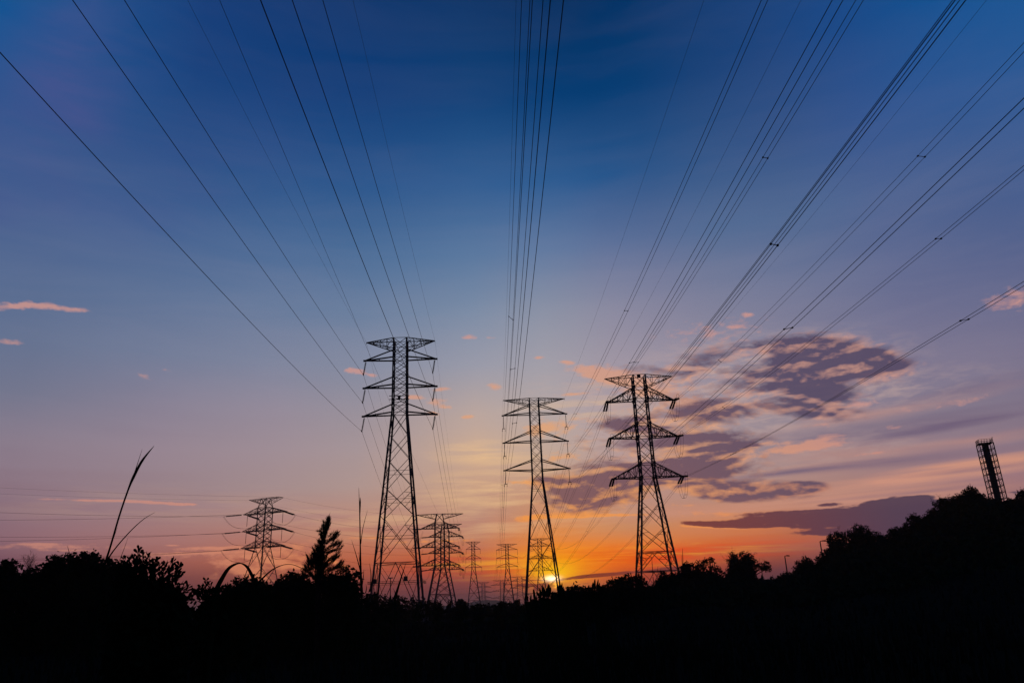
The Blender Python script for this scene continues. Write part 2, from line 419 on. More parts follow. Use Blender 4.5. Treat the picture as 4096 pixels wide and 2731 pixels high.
FIT = [('P1', -1, 2, 0, 2.94, 0.0897), ('P1', -1, 1, 0, 3.06, 0.0734), ('P1', -1, 0, 0, 2.8, 0.0763), ('P1', -1, 'e', 0, 2.94, 0.0747), ('P1', 1, 2, 0, 2.61, 0.0854), ('P1', 1, 1, 0, 2.17, 0.0683), ('P1', 1, 0, 0, 2.2, 0.062), ('P1', 1, 'e', 0, 2.35, 0.0711), ('P2', -1, 'e', 0, 1.64, 0.1036), ('P2', -1, 0, -0.25, 1.66, 0.1216), ('P2', -1, 0, 0.25, 1.58, 0.128), ('P2', -1, 1, -0.25, 1.67, 0.1122), ('P2', -1, 1, 0.25, 1.65, 0.1013), ('P2', -1, 2, -0.25, 1.69, 0.1013), ('P2', -1, 2, 0.25, 1.66, 0.0932), ('P2', 1, 'e', 0, 1.28, 0.0644), ('P2', 1, 0, -0.25, 1.28, 0.0864), ('P2', 1, 0, 0.25, 1.18, 0.0871), ('P2', 1, 1, -0.25, 1.16, 0.0927), ('P2', 1, 1, 0.25, 1.15, 0.0913), ('P2', 1, 2, -0.25, 1.3, 0.0892), ('P2', 1, 2, 0.25, 1.01, 0.0972), ('P3', -1, 'e', 0, 0.65, 0.0873), ('P3', -1, 0, -0.25, 0.48, 0.0979), ('P3', -1, 0, 0.25, 0.62, 0.0893), ('P3', -1, 1, -0.25, 0.46, 0.0849), ('P3', -1, 1, 0.25, 0.15, 0.0915), ('P3', -1, 2, -0.25, 0.42, 0.0671), ('P3', -1, 2, 0.25, 0.19, 0.0711), ('P3', 1, 'e', 0, -0.04, 0.0876), ('P3', 1, 0, -0.25, 0.04, 0.0842), ('P3', 1, 0, 0.25, -0.79, 0.1053), ('P3', 1, 1, -0.25, -0.47, 0.0883), ('P3', 1, 1, 0.25, -0.96, 0.0957), ('P3', 1, 2, -0.25, -1.45, 0.0814), ('P3', 1, 2, 0.25, -0.67, 0.0694)]
NAMEP = {'P1': 'left pylon', 'P2': 'central pylon', 'P3': 'right pylon'}
TW = {'P1': P1, 'P2': P2, 'P3': P3}
SPROWS = {('P2', -1, 0): [1269], ('P2', -1, 1): [1481], ('P2', -1, 2): [1697], ('P2', 1, 0): [1238, 1655], ('P2', 1, 1): [1450], ('P2', 1, 2): [958],
          ('P3', -1, 0): [643, 1452], ('P3', -1, 1): [1690], ('P3', -1, 2): [1311], ('P3', 1, 0): [636, 1440], ('P3', 1, 1): [955, 1625], ('P3', 1, 2): [1292, 1817]}
pairs = {}
for (k, s, j, off, th, b) in FIT: pairs.setdefault((k, s, j), []).append((off, th, b))
NEAR_END = {}
for (k, s, j), ws in pairs.items():
    t = TW[k]; lines = []
    for (off, th, b) in ws:
        if k == 'P3' and j != 'e':
            u = V3((math.sin(R(th)), -math.cos(R(th)), 0)); A = t.tips[(s, j)]+u*3.2-V3((0, 0, .5))
        elif k == 'P3': A = t.tips[(s, 'e')].copy()
        else: A = ATT[(k, s, j)].copy()
        A += t.ax*off
        NEAR_END.setdefault((k, s, j), []).append(A)
        lines.append((A, near_span(A, th, b)))
    if j == 'e': lab = 'thin earth cable passing overhead from the %s tip of the %s top beam' % (side_word(s), NAMEP[k]); r = .009
    elif len(ws) == 1: lab = 'black cable passing overhead from the %s %s insulator of the %s' % (ROWS[j], side_word(s), NAMEP[k]); r = .02
    else: lab = 'twin black cables passing overhead from the %s %s arm of the %s' % (ROWS[j], side_word(s), NAMEP[k]); r = .018
    if len(lines) == 1:
        mb = tube(MB(), lines[0][1], r); o = mb.build('power_cable', WIRE, None, tuple(lines[0][0])); tag(o, lab, 'power cable', CG)
    else:
        root = thing('twin_power_cable', tuple((lines[0][0]+lines[1][0])/2), lab, 'power cable', CG)
        for (A, pts) in lines: tube(MB(), pts, r*.9).build('cable', WIRE, root)
        for row in SPROWS.get((k, s, j), []):
            p = on_pts(lines[0][1], py=row); q = min((on_pts(lines[1][1], py=row+d) for d in range(-6, 7, 2)), key=lambda z: (z-p).length)
            mb = MB(); spacer(mb, p, q); mb.build('spacer', STEEL, root)

def far_cable(A, B, b, r, label, name='power_cable', twin=None, spacers=(), group=FG):
    if twin is None:
        o = tube(MB(), wire_pts(A, B, b, 36), r).build(name, WIRE, None, tuple(A)); return tag(o, label, 'power cable', group)
    root = thing('twin_power_cable', tuple(A), label, 'power cable', group)
    P = [wire_pts(A+twin*q, B+twin*q, b, 60) for q in (-1, 1)]
    for p in P: tube(MB(), p, r).build('cable', WIRE, root)
    for s in spacers:
        mb = MB(); i = int(s*60); spacer(mb, P[0][i], P[1][i]); mb.build('spacer', STEEL, root)
    return root

def strain(t, tip, d, L, n, r, gap=.22, core=.05, drop=.5, nm='strain_insulator'):
    "pair of insulator strings from the arm tip in direction d; returns the live end"
    d = V3(d); e = tip+d*L-V3((0, 0, drop)); x = V3((-d.y, d.x, 0)).normalized()
    mb = MB()
    for q in (-1, 1): discs(mb, tip+x*(gap*q*.8)+(e-tip)*.1, tip+x*(gap*q)+(e-tip)*.88, n, r, core)
    mb.bar(tip-x*gap, tip+x*gap, .09); mb.bar(tip+(e-tip)*.9-x*gap*1.1, tip+(e-tip)*.9+x*gap*1.1, .08)
    for q in (-1, 1): mb.bar(tip+(e-tip)*.9+x*gap*q, e+x*gap*q, .06)
    mb.build(nm, GLASSY, t.root)
    return e
def jumper(t, a, b, depth, r, gap=.22, n=16):
    mb = MB(); x = t.ax
    for q in (-1, 1):
        pts = []
        for i in range(n+1):
            s = i/n; p = a.lerp(b, s)+x*(gap*q); p.z -= depth*(1-abs(2*s-1)**2.6); pts.append(p)
        mb.path(pts, r, 5)
    for s in (.3, .62):
        p = a.lerp(b, s); p.z -= depth*(1-abs(2*s-1)**2.6); mb.bar(p-x*gap, p+x*gap, .05)
    mb.build('jumper_loop', WIRE, t.root)

# heavy right pylon: strain strings both ways and loops
FAR_END = {}
for s in (-1, 1):
    for j in range(3):
        tip = P3.tips[(s, j)]; ne = (NEAR_END[('P3', s, j)][0]+NEAR_END[('P3', s, j)][1])/2
        dn = ne-tip; dn.z = 0; dn = dn.normalized(); strain(P3, tip, dn, 3.2, 16, .17, .24)
        tgt = P8.tips[(s, j)]; df = tgt-tip; df.z = 0; df = df.normalized(); fe = strain(P3, tip, df, 3.3, 16, .17, .24, drop=.9)
        FAR_END[(s, j)] = fe; jumper(P3, ne, fe, 3.0, .018)
        mb = MB(); pts = [ne+V3((0, 0, .05))+V3((0.25*math.sin(a), .1*math.cos(a), .35-.35*math.cos(a))) for a in np.linspace(0, 2*math.pi, 12)]; mb.path(pts, .022, 5); mb.build('arcing_ring', STEEL, P3.root)

# spans behind the near pylons
for s in (-1, 1):
    for j in range(3):
        A = ATT[('P1', s, j)]; T5 = P5a if s < 0 else P5b; tip = T5.tips[(s, j)]
        d = A-tip; d.z = 0; d = d.normalized(); e = strain(T5, tip, d, 5.0, 12, .2, .3, .07, .7)
        far_cable(A, e, .055, .02, 'cable running on behind the left pylon from its %s %s insulator' % (ROWS[j], side_word(s)))
        A = ATT[('P2', s, j)]; tip = P7.tips[(s, j)]; B = tip-V3((0, 0, 3.6))
        mb = MB(); discs(mb, tip, B+V3((0, 0, .5)), 14, .13, .06); mb.bar(B-P7.ax*.3+V3((0, 0, .5)), B+P7.ax*.3+V3((0, 0, .5)), .12); mb.build('insulator', GLASSY, P7.root)
        far_cable(A, B, .11, .018, 'twin cables running on behind the central pylon from its %s %s arm' % (ROWS[j], side_word(s)), twin=P2.ax*.25, spacers=(.12, .3, .5, .7))
        A = FAR_END[(s, j)]; tip = P8.tips[(s, j)]; d = A-tip; d.z = 0; e = strain(P8, tip, d.normalized(), 3.6, 10, .2, .3, .07)
        far_cable(A, e, .115, .018, 'twin cables running on behind the right pylon from its %s %s arm' % (ROWS[j], side_word(s)), twin=P3.ax*.25, spacers=(.12, .28, .46, .7))
        tip = P6.tips[(s, j)]; B = tip-V3((0, 0, 2.9)); mb = MB(); discs(mb, tip, B, 10, .14, .07); mb.build('insulator', GLASSY, P6.root)
        tip5 = (P5a if s < 0 else P5b).tips[(1, j)]; d = B-tip5; d.z = 0; T5 = P5a if s < 0 else P5b
        e = strain(T5, tip5, d.normalized(), 5.0, 12, .2, .3, .07, .7)
        far_cable(e, B, .09, .02, 'faint cable from the %s heavy-pair pylon\'s %s right arm to the slim distant pylon' % ('nearer' if s < 0 else 'farther', ROWS[j]))
    for (k, T2, nm) in (('P1', P5a if s < 0 else P5b, 'left pylon'), ('P2', P7, 'central pylon'), ('P3', P8, 'right pylon')):
        far_cable(TW[k].tips[(s, 'e')], T2.tips[(s, 'e')], .06, .009, 'thin earth cable running on behind the %s from its %s beam tip' % (nm, side_word(s)))
# one more cable arriving overhead at the peak of the nearer heavy pylon
A = P5a.tips[(1, 'e')]*.47+P5a.tips[(-1, 'e')]*.53; A.z = 40
best = None
for LL in (300, 420, 600, 1200):
    for th in np.arange(1.5, 5, .1):
        for b in np.arange(-.03, .12, .005):
            u = V3((math.sin(R(th)), -math.cos(R(th)), 0)); e = 0
            Q = []
            for t_ in range(0, 345, 6):
                p = A+u*t_; p.z += -b*t_+max(b, .02)*t_*t_/LL
                if (p-EYE).dot(fw) < 3: break
                Q.append(proj(p))
            for (ox, oy) in ((824, 0), (1259, 900), (1486, 1362), (1627, 1667)):
                for i in range(len(Q)-1):
                    if (Q[i][1]-oy)*(Q[i+1][1]-oy) <= 0 and Q[i] != Q[i+1]:
                        s_ = (oy-Q[i][1])/(Q[i+1][1]-Q[i][1]+1e-9); e += abs(Q[i][0]+s_*(Q[i+1][0]-Q[i][0])-ox); break
                else: e += 400
            if best is None or e < best[0]: best = (e, th, b, LL)
print('lone cable', best)
_, th, b, LL = best; u = V3((math.sin(R(th)), -math.cos(R(th)), 0)); P = []
for t_ in range(0, 441, 5):
    p = A+u*t_; p.z += -b*t_+max(b, .02)*t_*t_/LL; P.append(p)
tag(tube(MB(), P, .02).build('power_cable', WIRE, None, tuple(A)), 'lone cable crossing behind the left pylon to the peak of the overlapping pair', 'power cable', CG)

# the corner-on pylon and its cables
def solve_left(A, y0, b):
    "far end out of the frame to the left so that the cable crosses the left edge at row y0"
    lo, hi = y0-200, y0+300
    for _ in range(24):
        m = (lo+hi)/2; B = at(-1500, m, 330); P = [proj(p) for p in wire_pts(A, B, b, 80)]
        yy = np.interp(0, [p[0] for p in P][::-1], [p[1] for p in P][::-1])
        if yy < y0: lo = m
        else: hi = m
    return B
LEFT_Y = {0: (2049, 2079), 1: (2147, 2164), 2: (2238, 2245), 'e': (1950, 1974)}
for j in (0, 1, 2):
    for q, s in enumerate((-1, 1)):
        tip = P4.tips[(s, j)]; src = tip+P4.ay*(-1.3 if s < 0 else 1.3)
        tgt = at(-1500, 2080, 330); d = tgt-src; d.z = 0
        e = strain(P4, src, d.normalized(), 6.5, 12, .26, .28, .12, .6)
        B = solve_left(e, LEFT_Y[j][q], .05)
        far_cable(e, B, .05, .035, 'cable running left out of view from the %s %s arm of the corner-on pylon' % (ROWS[j], 'left' if s < 0 else 'right'), group='cables of the corner-on pylon')
        T5 = P5a if s > 0 else P5b; tp5 = T5.tips[(-1, j)]; src2 = tip+P4.ay*(1.3 if s < 0 else -1.3)*(.2 if s < 0 else 1)
        d = tp5-src2; d.z = 0; e2 = strain(P4, src2, d.normalized(), 6.5, 12, .26, .28, .12, 1.0)
        d2 = src2-tp5; d2.z = 0; e3 = strain(T5, tp5, d2.normalized(), 5.5, 12, .26, .28, .1, .5)
        far_cable(e2, e3, .09, .03, 'cable from the %s %s arm of the corner-on pylon, running right behind the conifer' % (ROWS[j], 'left' if s < 0 else 'right'), group='cables of the corner-on pylon')
        jumper(P4, e, e2, 3.6, .03, .2)
        mb = MB(); mid = (e+e2)/2; discs(mb, tip+P4.ax*(s*-.6), tip+P4.ax*(s*-.6)-V3((0, 0, 4)), 10, .13, .06); mb.build('pilot_insulator', GLASSY, P4.root)
for q, s in enumerate((-1, 1)):
    A = P4.tips[(s, 'e')]; B = solve_left(A, LEFT_Y['e'][1-q], .04)
    far_cable(A, B, .04, .018, 'thin earth cable running left from the %s beam tip of the corner-on pylon' % ('left' if s < 0 else 'right'), group='cables of the corner-on pylon')
    T5 = P5a if s > 0 else P5b
    far_cable(A, T5.tips[(-1, 'e')], .07, .018, 'thin earth cable running right from the %s beam tip of the corner-on pylon' % ('left' if s < 0 else 'right'), group='cables of the corner-on pylon')
# jumpers of the overlapping pair
for T5 in (P5a, P5b):
    for j in range(3):
        for s in (-1, 1):
            tip = T5.tips[(s, j)]
            jumper(T5, tip+V3((-s*0-3.5, -2.5, -.5)) if s < 0 else tip+V3((.3, -4.5, -.5)), tip+V3((.5, 4.5, -.6)), 3.8, .03, .2)
# distant cables strung from the tiny pylons
for j, zz in enumerate((2360, 2380, 2398)):
    A = P9.tips[(-1, j)]; B = at(1400, zz-2+j*2, 1150)
    far_cable(A, B, .05, .06, 'hair-thin far cable left of the tiny pylon, %s of three' % ('highest', 'middle', 'lowest')[j], group='far cables near the horizon')
for j in range(3):
    for (T, nm, s) in ((P7, 'wide-armed', 1), (P7, 'wide-armed', -1)):
        far_cable(T.tips[(s, j)]-V3((0, 0, 3.6)), P10.tips[(s, j)], .06, .03, 'faint cable from the %s %s arm of the distant %s pylon running on behind' % (ROWS[j], side_word(s), nm), group='far cables near the horizon')

# ------------------------------------------------------------------ other built things
# lattice mast with solid core on the hill
mp = at(3935, 1760, 150); mz = mp.z; mb0 = gz(mp)-.5; mx, my = mp.x, mp.y
yawm = math.atan2(-mx, my)+.25
root = thing('lattice_mast', (mx, my, mb0), 'leaning-looking dark mast with solid core and lattice cage rising behind the hilltop trees', 'mast')
core = MB(); core.path([(mx, my, mb0), (mx, my, mz-.5)], .50, 14); core.build('core_column', CONC, root)
H = 1.04; cr = [V3((mx, my, 0))+V3((math.cos(yawm)*a*H-math.sin(yawm)*b*H, math.sin(yawm)*a*H+math.cos(yawm)*b*H, 0)) for a, b in ((-1, -1), (1, -1), (1, 1), (-1, 1))]
top = mz-.65; nb = 16; dz = 1.02
for i in range(4):
    MB().bar(cr[i]+V3((0, 0, mb0)), cr[i]+V3((0, 0, top)), .11).build('leg', STEEL, root)
lb = MB()
for k in range(nb):
    zt, zb = top-k*dz, top-(k+1)*dz
    for i in range(4):
        a, b = cr[i], cr[(i+1) % 4]
        lb.bar(a+V3((0, 0, zt)), b+V3((0, 0, zt)), .06)
        m = (a+b)/2
        lb.bar(a+V3((0, 0, zt)), b+V3((0, 0, zb)), .035); lb.bar(b+V3((0, 0, zt)), a+V3((0, 0, zb)), .035)
        lb.bar(a+V3((0, 0, zt)), V3((mx, my, zt)), .08)
lb.build('cage_bracing', STEEL, root)
rb = MB()
rb.box((mx, my, top+.03), 2.15, 2.15, .1, yawm)
for i in range(4):
    a, b = cr[i], cr[(i+1) % 4]
    for hh in (.35, .66): rb.bar(a+V3((0, 0, top+hh)), b+V3((0, 0, top+hh)), .05)
    for q in range(5): p = a.lerp(b, q/5); rb.bar(p+V3((0, 0, top)), p+V3((0, 0, top+.66)), .045)
rb.build('platform_railing', STEEL, root)
# bird sitting on the mast rail, and three birds in the air by the sun
def bird(loc, L, label, flying, group, ang=0.3):
    root = thing('bird', loc, label, 'bird', group); mb = MB(); c = V3(loc)
    dx = V3((math.cos(ang), math.sin(ang), 0))
    mb.path([c-dx*L*.5, c-dx*L*.35, c-dx*L*.1, c+dx*L*.18+V3((0, 0, L*.04)), c+dx*L*.3+V3((0, 0, L*.14)), c+dx*L*.42+V3((0, 0, L*.16)), c+dx*L*.52+V3((0, 0, L*.13))], 0, 8, (0, 0, 1),
            [L*.02, L*.05, L*.12, L*.11, L*.06, L*.065, L*.01])
    mb.build('body', FEATH, root)
    w = V3((-dx.y, dx.x, 0))
    for s in (-1, 1):
        wb = MB()
        if flying: P = [c+dx*L*.15, c+w*s*L*.45+V3((0, 0, L*.2))+dx*L*.12, c+w*s*L*.95+V3((0, 0, L*.1))-dx*L*.12, c+w*s*L*.4-dx*L*.1+V3((0, 0, L*.16)), c-dx*L*.15]
        else: P = [c+dx*L*.15+w*s*L*.09+V3((0, 0, L*.05)), c+w*s*L*.13, c-dx*L*.45+w*s*L*.04, c-dx*L*.2+w*s*L*.12-V3((0, 0, L*.05)), c+dx*L*.1+w*s*L*.11-V3((0, 0, L*.05))]
        i = len(wb.v)
        for p in P: wb.v.append(tuple(p))
        for p in P: wb.v.append(tuple(p+V3((0, 0, -.02*L))))
        wb.f += [(0, 1, 2, 3, 4), (9, 8, 7, 6, 5)]+[(k, 5+k, 5+(k+1) % 5, (k+1) % 5) for k in range(5)]
        wb.build('wing', FEATH, root)
    if not flying:
        lg = MB()
        for s in (-1, 1): lg.bar(c+w*s*L*.04-V3((0, 0, L*.05)), c+w*s*L*.04-V3((0, 0, L*.26)), L*.02)
        lg.build('legs', FEATH, root)
p = cr[1]+V3((0, 0, top+.66)); bird((p.x, p.y, p.z+.13), .42, 'small dark bird perched on the railing of the hilltop mast', False, None)
for i, (x, y, w) in enumerate(((2121, 2311, 'leftmost'), (2128, 2309, 'middle'), (2134, 2303, 'rightmost and highest'))):
    bird(tuple(at(x, y, 300)), .42, '%s of three tiny flying birds beside the setting sun' % w, True, 'birds flying past the sun', .4*i)
# street lamps
for (bx, by, tx, ty, hx, hy, D, lab) in ((3152, 2300, 3139, 2223, 3157, 2223, 118, 'lower street lamp between the spreading tree and the round tree'),
                                       (3290, 2215, 3280, 2164, 3306, 2163, 112, 'upper street lamp beside the tall hillside trees')):
    tp = at(tx, ty, D); bz = gz(tp)-.3; root = thing('street_lamp', (tp.x, tp.y, bz), lab, 'street lamp', 'street lamps on the hillside')
    MB().path([(tp.x, tp.y, bz), (tp.x, tp.y, tp.z)], 0, 8, (1, 0, 0), [.11, .065]).build('pole', PAINT, root)
    h = at(hx, hy, D); dr = (h-tp); dr.z = 0; L = dr.length; dr = dr.normalized()
    MB().path([tp, tp+dr*L*.35+V3((0, 0, .06))], .045, 6).build('bracket', PAINT, root)
    MB().path([tp+dr*L*.2+V3((0, 0, .03)), tp+dr*L*.4+V3((0, 0, .05)), tp+dr*L*.75+V3((0, 0, .04)), tp+dr*L*1.05+V3((0, 0, 0)), tp+dr*L*1.15-V3((0, 0, .03))], 0, 10, (0, 0, 1), [.05, .13, .17, .12, .03], .55).build('lamp_head', PAINT, root)
# high floodlight mast far behind the tall left pylon
tp = at(1562, 2311, 330); root = thing('floodlight_mast', (tp.x, tp.y, 0), 'far floodlight mast with flat cluster head, seen between the left pylon\'s legs', 'light mast')
MB().path([(tp.x, tp.y, 0), (tp.x, tp.y, tp.z)], 0, 8, (1, 0, 0), [.28, .14]).build('pole', PAINT, root)
hb = MB(); hb.path([(tp.x, tp.y, tp.z-.15), (tp.x, tp.y, tp.z+.25)], .5, 10, (1, 0, 0))
hb.build('head_ring', PAINT, root)
for k in range(6):
    a = k*math.pi/3+.2; c = tp+V3((math.cos(a)*.85, math.sin(a)*.85, .1)); m = MB(); m.box(c, .55, .4, .3, a); m.bar(tp+V3((0, 0, .1)), c, .08); m.build('floodlight', PAINT, root)
# small flat-roofed hut and thin post on the rise
hp = at(3082, 2316, 150); gzb = gz(hp)-1; root = thing('hut', (hp.x, hp.y, gzb), 'low flat-roofed hut between the spreading tree and the lower street lamp', 'hut')
MB().box((hp.x, hp.y, (gzb+hp.z-.15)/2), 2.2, 2.4, hp.z-.15-gzb, .3).build('wall', CONC, root)
MB().box((hp.x, hp.y, hp.z-.07), 2.6, 2.8, .14, .3).build('roof', PAINT, root)
m = MB(); m.box((hp.x+.2, hp.y-1.2, gzb+1.9), .8, .1, .8, .3); m.build('window', PLATE, root)
m = MB(); m.bar((hp.x+.5, hp.y, hp.z-.1), (hp.x+.5, hp.y, hp.z+.75), .07); m.bar((hp.x+.9, hp.y, hp.z-.1), (hp.x+.9, hp.y, hp.z+.35), .06); m.build('roof_pipe', PAINT, root)
tp = at(3047, 2281, 128); root = thing('post', (tp.x, tp.y, gz(tp)-.3), 'thin plain post standing under the overhanging bough of the spreading tree', 'post')
MB().path([(tp.x, tp.y, gz(tp)-.3), tuple(tp)], .06, 8).build('shaft', PAINT, root); MB().box((tp.x, tp.y, tp.z+.03), .2, .2, .06).build('cap', PAINT, root)

# ------------------------------------------------------------------ vegetation
def rand_dirs(rg, n):
    v = rg.normal(size=(n, 3)); return v/np.linalg.norm(v, axis=1)[:, None]
def leaves(mb, P, size, rg, elong=1.7):
    "diamond shaped leaves, one at each point"
    n = len(P)
    if n == 0: return
    a = rand_dirs(rg, n); b = np.cross(a, rand_dirs(rg, n)); b /= np.linalg.norm(b, axis=1)[:, None]
    s = (size*rg.uniform(.6, 1.35, n))[:, None]
    V = np.stack([P-a*s*elong*.5, P+b*s*.5-a*s*.08, P+a*s*elong*.5, P-b*s*.5-a*s*.08], 1)
    mb.quads(V)
def crown_points(rg, c, r, size, dens, lumpy=.14):
    """clumped points over an uneven ellipsoid shell plus a sparser inside"""
    c = np.array(c); r = np.array(r)
    area = 4*math.pi*(((r[0]*r[1])**1.6+(r[0]*r[2])**1.6+(r[1]*r[2])**1.6)/3)**(1/1.6)
    nc = max(6, int(area*dens/(size*size*9*1.4)))
    d = rand_dirs(rg, nc)
    rad = 1+lumpy*(rg.random(nc)-.62)
    cc = c+d*r*rad[:, None]
    per = 9
    sp = min(size*.8, .2*float(r.min())+size*.2)
    P = (cc[:, None, :]+rg.normal(size=(nc, per, 3))*sp).reshape(-1, 3)
    ni = int(nc*1.6); Q = c+rand_dirs(rg, ni)*r*(rg.random(ni)**.5*.72)[:, None]
    return P, Q
SEED = [0]
def tree(name, label, cat, D, lobes, leaf=.16, group=None, dens=1.3, fill=True, ground=None, depth=.9, trunk=.16, twigs=0):
    """lobes: (px, py_of_top, radius_px[, aspect]) of the crown as seen from the road, built as ellipsoid leaf masses at distance D"""
    SEED[0] += 1; rg = np.random.default_rng(SEED[0]*17+3)
    pc = sum(l[0] for l in lobes)/len(lobes); base = at(pc, lobes[0][1], D); gzz = (gz(base) if ground is None else ground)-.15
    root = thing(name, (base.x, base.y, gzz), label, cat, group)
    mb = MB(); tb = MB(); bl = []
    for l in lobes:
        x, y, rp = l[:3]; asp = l[3] if len(l) > 3 else 1.0
        DD = D+rg.uniform(-.6, .6)*2.0
        c = at(x, y+rp*asp, DD); s = m_per_px(c); r = rp*s
        bl.append((c, (r, r*depth, r*asp)))
    allb = list(bl)
    if fill:
        for (c, r), l_ in zip(list(bl), lobes):            # lower boughs down to the ground
            if len(l_) > 3 and l_[3] < 1: continue
            zz = c.z-r[2]*.7; k = 0
            while zz > gzz+.2 and k < 7:
                k += 1; rr = max(r[0]*(.82+.12*k), .45); rz = max(r[2]*.8, .5)
                allb.append((V3((c.x+rg.uniform(-.25, .25)*r[0], c.y+rg.uniform(-.3, .3)*r[0], zz)), (rr, rr*.8, rz))); zz -= rz*.95
    for (c, r) in allb:
        P, Q = crown_points(rg, tuple(c), r, leaf, dens)
        m = P[:, 2] > gzz-.1; leaves(mb, P[m], leaf, rg); leaves(mb, Q, max(leaf*1.6, min(r)*.3), rg, 1.2)
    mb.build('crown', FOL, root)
    zb = gzz; topc = max(c.z for c, r in bl)
    tb.path([(base.x, base.y, zb), (base.x+.05, base.y, zb+(topc-zb)*.5), (base.x, base.y+.05, topc-.1)], 0, 8, (1, 0, 0), [trunk, trunk*.75, trunk*.3])
    for (c, r) in bl:
        s0 = V3((base.x, base.y, zb+(c.z-zb)*.55)); mid = s0.lerp(c, .55)+V3((0, 0, .1*r[0])); tb.path([s0, mid, c], 0, 6, (1, 0, 0), [trunk*.45, trunk*.3, trunk*.12])
    tb.build('trunk', BARK, root)
    if twigs:
        tw = MB()
        for k in range(twigs):
            c, r = bl[k % len(bl)]; p = V3(c)+V3((rg.uniform(-.5, .5)*r[0], 0, r[2]*.6)); d = V3((rg.uniform(-1, 1), rg.uniform(-.3, .3), rg.uniform(.5, 1.2))).normalized()
            L = rg.uniform(.5, 1.0)*r[2]*1.5
            branch(tw, p, d, L, .02, 3, rg)
        tw.build('bare_twigs', BARK, root)
    return root
def branch(mb, p, d, L, r, depth, rg, spread=.55):
    n = 4; pts = [p]; q = V3(p); dd = V3(d)
    for i in range(n):
        dd = (dd+V3(rg.normal(size=3))*.13).normalized(); q = q+dd*(L/n); pts.append(q.copy())
        if depth and i >= 1:
            for s in range(1 if rg.random() < .7 else 2):
                e = (dd+V3(rg.normal(size=3))*spread).normalized(); branch(mb, q.copy(), e, L*rg.uniform(.4, .6), r*.55, depth-1, rg, spread)
    mb.path(pts, 0, 4, (.3, 1, .2), [r*(1-.7*i/n) for i in range(n+1)])

GL = 'trees along the left skyline'
tree('leafy_tree', 'dense tree at the far left edge of the skyline', 'tree', 45, [(-20, 2262, 45), (18, 2241, 30), (42, 2248, 22), (25, 2290, 36)], .1, GL)
tree('leafy_tree', 'low bushy tree just right of the far left edge tree, below the bare sapling', 'tree', 47, [(88, 2296, 20), (108, 2302, 22), (136, 2272, 22), (148, 2290, 18)], .1, GL)
tree('leafy_tree', 'broad domed tree, the tallest crown on the left skyline', 'tree', 45, [(185, 2262, 26), (212, 2226, 30), (250, 2212, 36), (288, 2207, 34), (318, 2212, 28), (230, 2250, 50), (300, 2250, 50)], .1, GL)
tree('leafy_tree', 'round tree bump joined to the right side of the broad domed tree', 'tree', 43, [(355, 2206, 26), (374, 2226, 22), (350, 2240, 40), (388, 2262, 26)], .1, GL)
tree('leafy_tree', 'low rounded bush at the foot of the tall leaning grass blade', 'bush', 40, [(405, 2258, 18), (435, 2250, 24), (462, 2246, 28), (490, 2262, 24), (520, 2280, 30)], .11, GL)
# bare sapling
def sapling(label, px, py, D, H, seed, grp=None):
    rg = np.random.default_rng(seed); t = at(px, py, D); root = thing('bare_sapling', (t.x, t.y, gz(t)-.1), label, 'sapling', grp)
    mb = MB(); z0 = t.z-H
    mb.path([(t.x, t.y, gz(t)-.1), (t.x, t.y, z0), (t.x, t.y, t.z-H*.3)], 0, 5, (1, 0, 0), [.05, .035, .015])
    mb.build('trunk', BARK, root); tw = MB()
    for k in range(16):
        s = rg.random(); p = V3((t.x, t.y, z0+H*.75*s)); d = V3((rg.uniform(-1, 1), rg.uniform(-.6, .6), 1.3)).normalized()
        branch(tw, p, d, H*.5*(1-s*.5), .012, 2, rg, .4)
    tw.build('twigs', BARK, root)
sapling('wispy bare sapling poking above the low bushy tree at far left', 128, 2215, 50, 1.9, 3)

GM = 'trees and bushes along the middle skyline'
tree('leafy_tree', 'rounded bush under the arching grass blade', 'bush', 28, [(945, 2350, 18), (968, 2338, 22), (995, 2330, 26), (1020, 2338, 22), (1036, 2356, 18), (900, 2368, 28)], .075, GM)
tree('leafy_tree', 'low bush directly below the corner-on pylon', 'bush', 40, [(1050, 2362, 22), (1075, 2356, 20), (1112, 2337, 20), (1122, 2348, 16)], .1, GM)
tree('leafy_tree', 'round-topped bush between the corner-on pylon and the conifer', 'bush', 34, [(1148, 2324, 14), (1164, 2322, 14), (1155, 2335, 24)], .08, GM)
tree('leafy_tree', 'dark bush at the left foot of the conifer', 'bush', 34, [(1182, 2318, 16), (1204, 2320, 16), (1195, 2340, 30), (1230, 2330, 30)], .08, GM)
tree('leafy_tree', 'dark bush at the right foot of the conifer', 'bush', 33, [(1340, 2300, 34), (1372, 2304, 20), (1392, 2300, 14), (1385, 2325, 24), (1300, 2290, 40), (1408, 2362, 18)], .085, GM)
for i, (lb, lab) in enumerate((([(1430, 2375, 20), (1470, 2378, 20), (1500, 2372, 14)], 'low scrub at the foot of the tall grass stalk left of the left pylon'),
                               ([(1530, 2384, 22), (1560, 2388, 18), (1590, 2384, 20), (1618, 2392, 16)], 'low scrub between the legs of the tall left pylon'),
                               ([(1650, 2388, 16), (1685, 2390, 16), (1712, 2398, 18), (1745, 2402, 16), (1757, 2412, 10)], 'low scrub at the foot of the overlapping heavy pylons'),
                               ([(1800, 2408, 14), (1830, 2410, 16), (1862, 2412, 14)], 'low scrub right of the overlapping heavy pylons'))):
    tree('scrub_bush', lab, 'bush', 90+i*12, lb, .2, GM)
tree('small_tree', 'tiny round tree between the overlapping pylons and the slim distant pylon', 'tree', 150, [(1841, 2396, 8), (1833, 2402, 6), (1850, 2402, 7)], .25, GM)
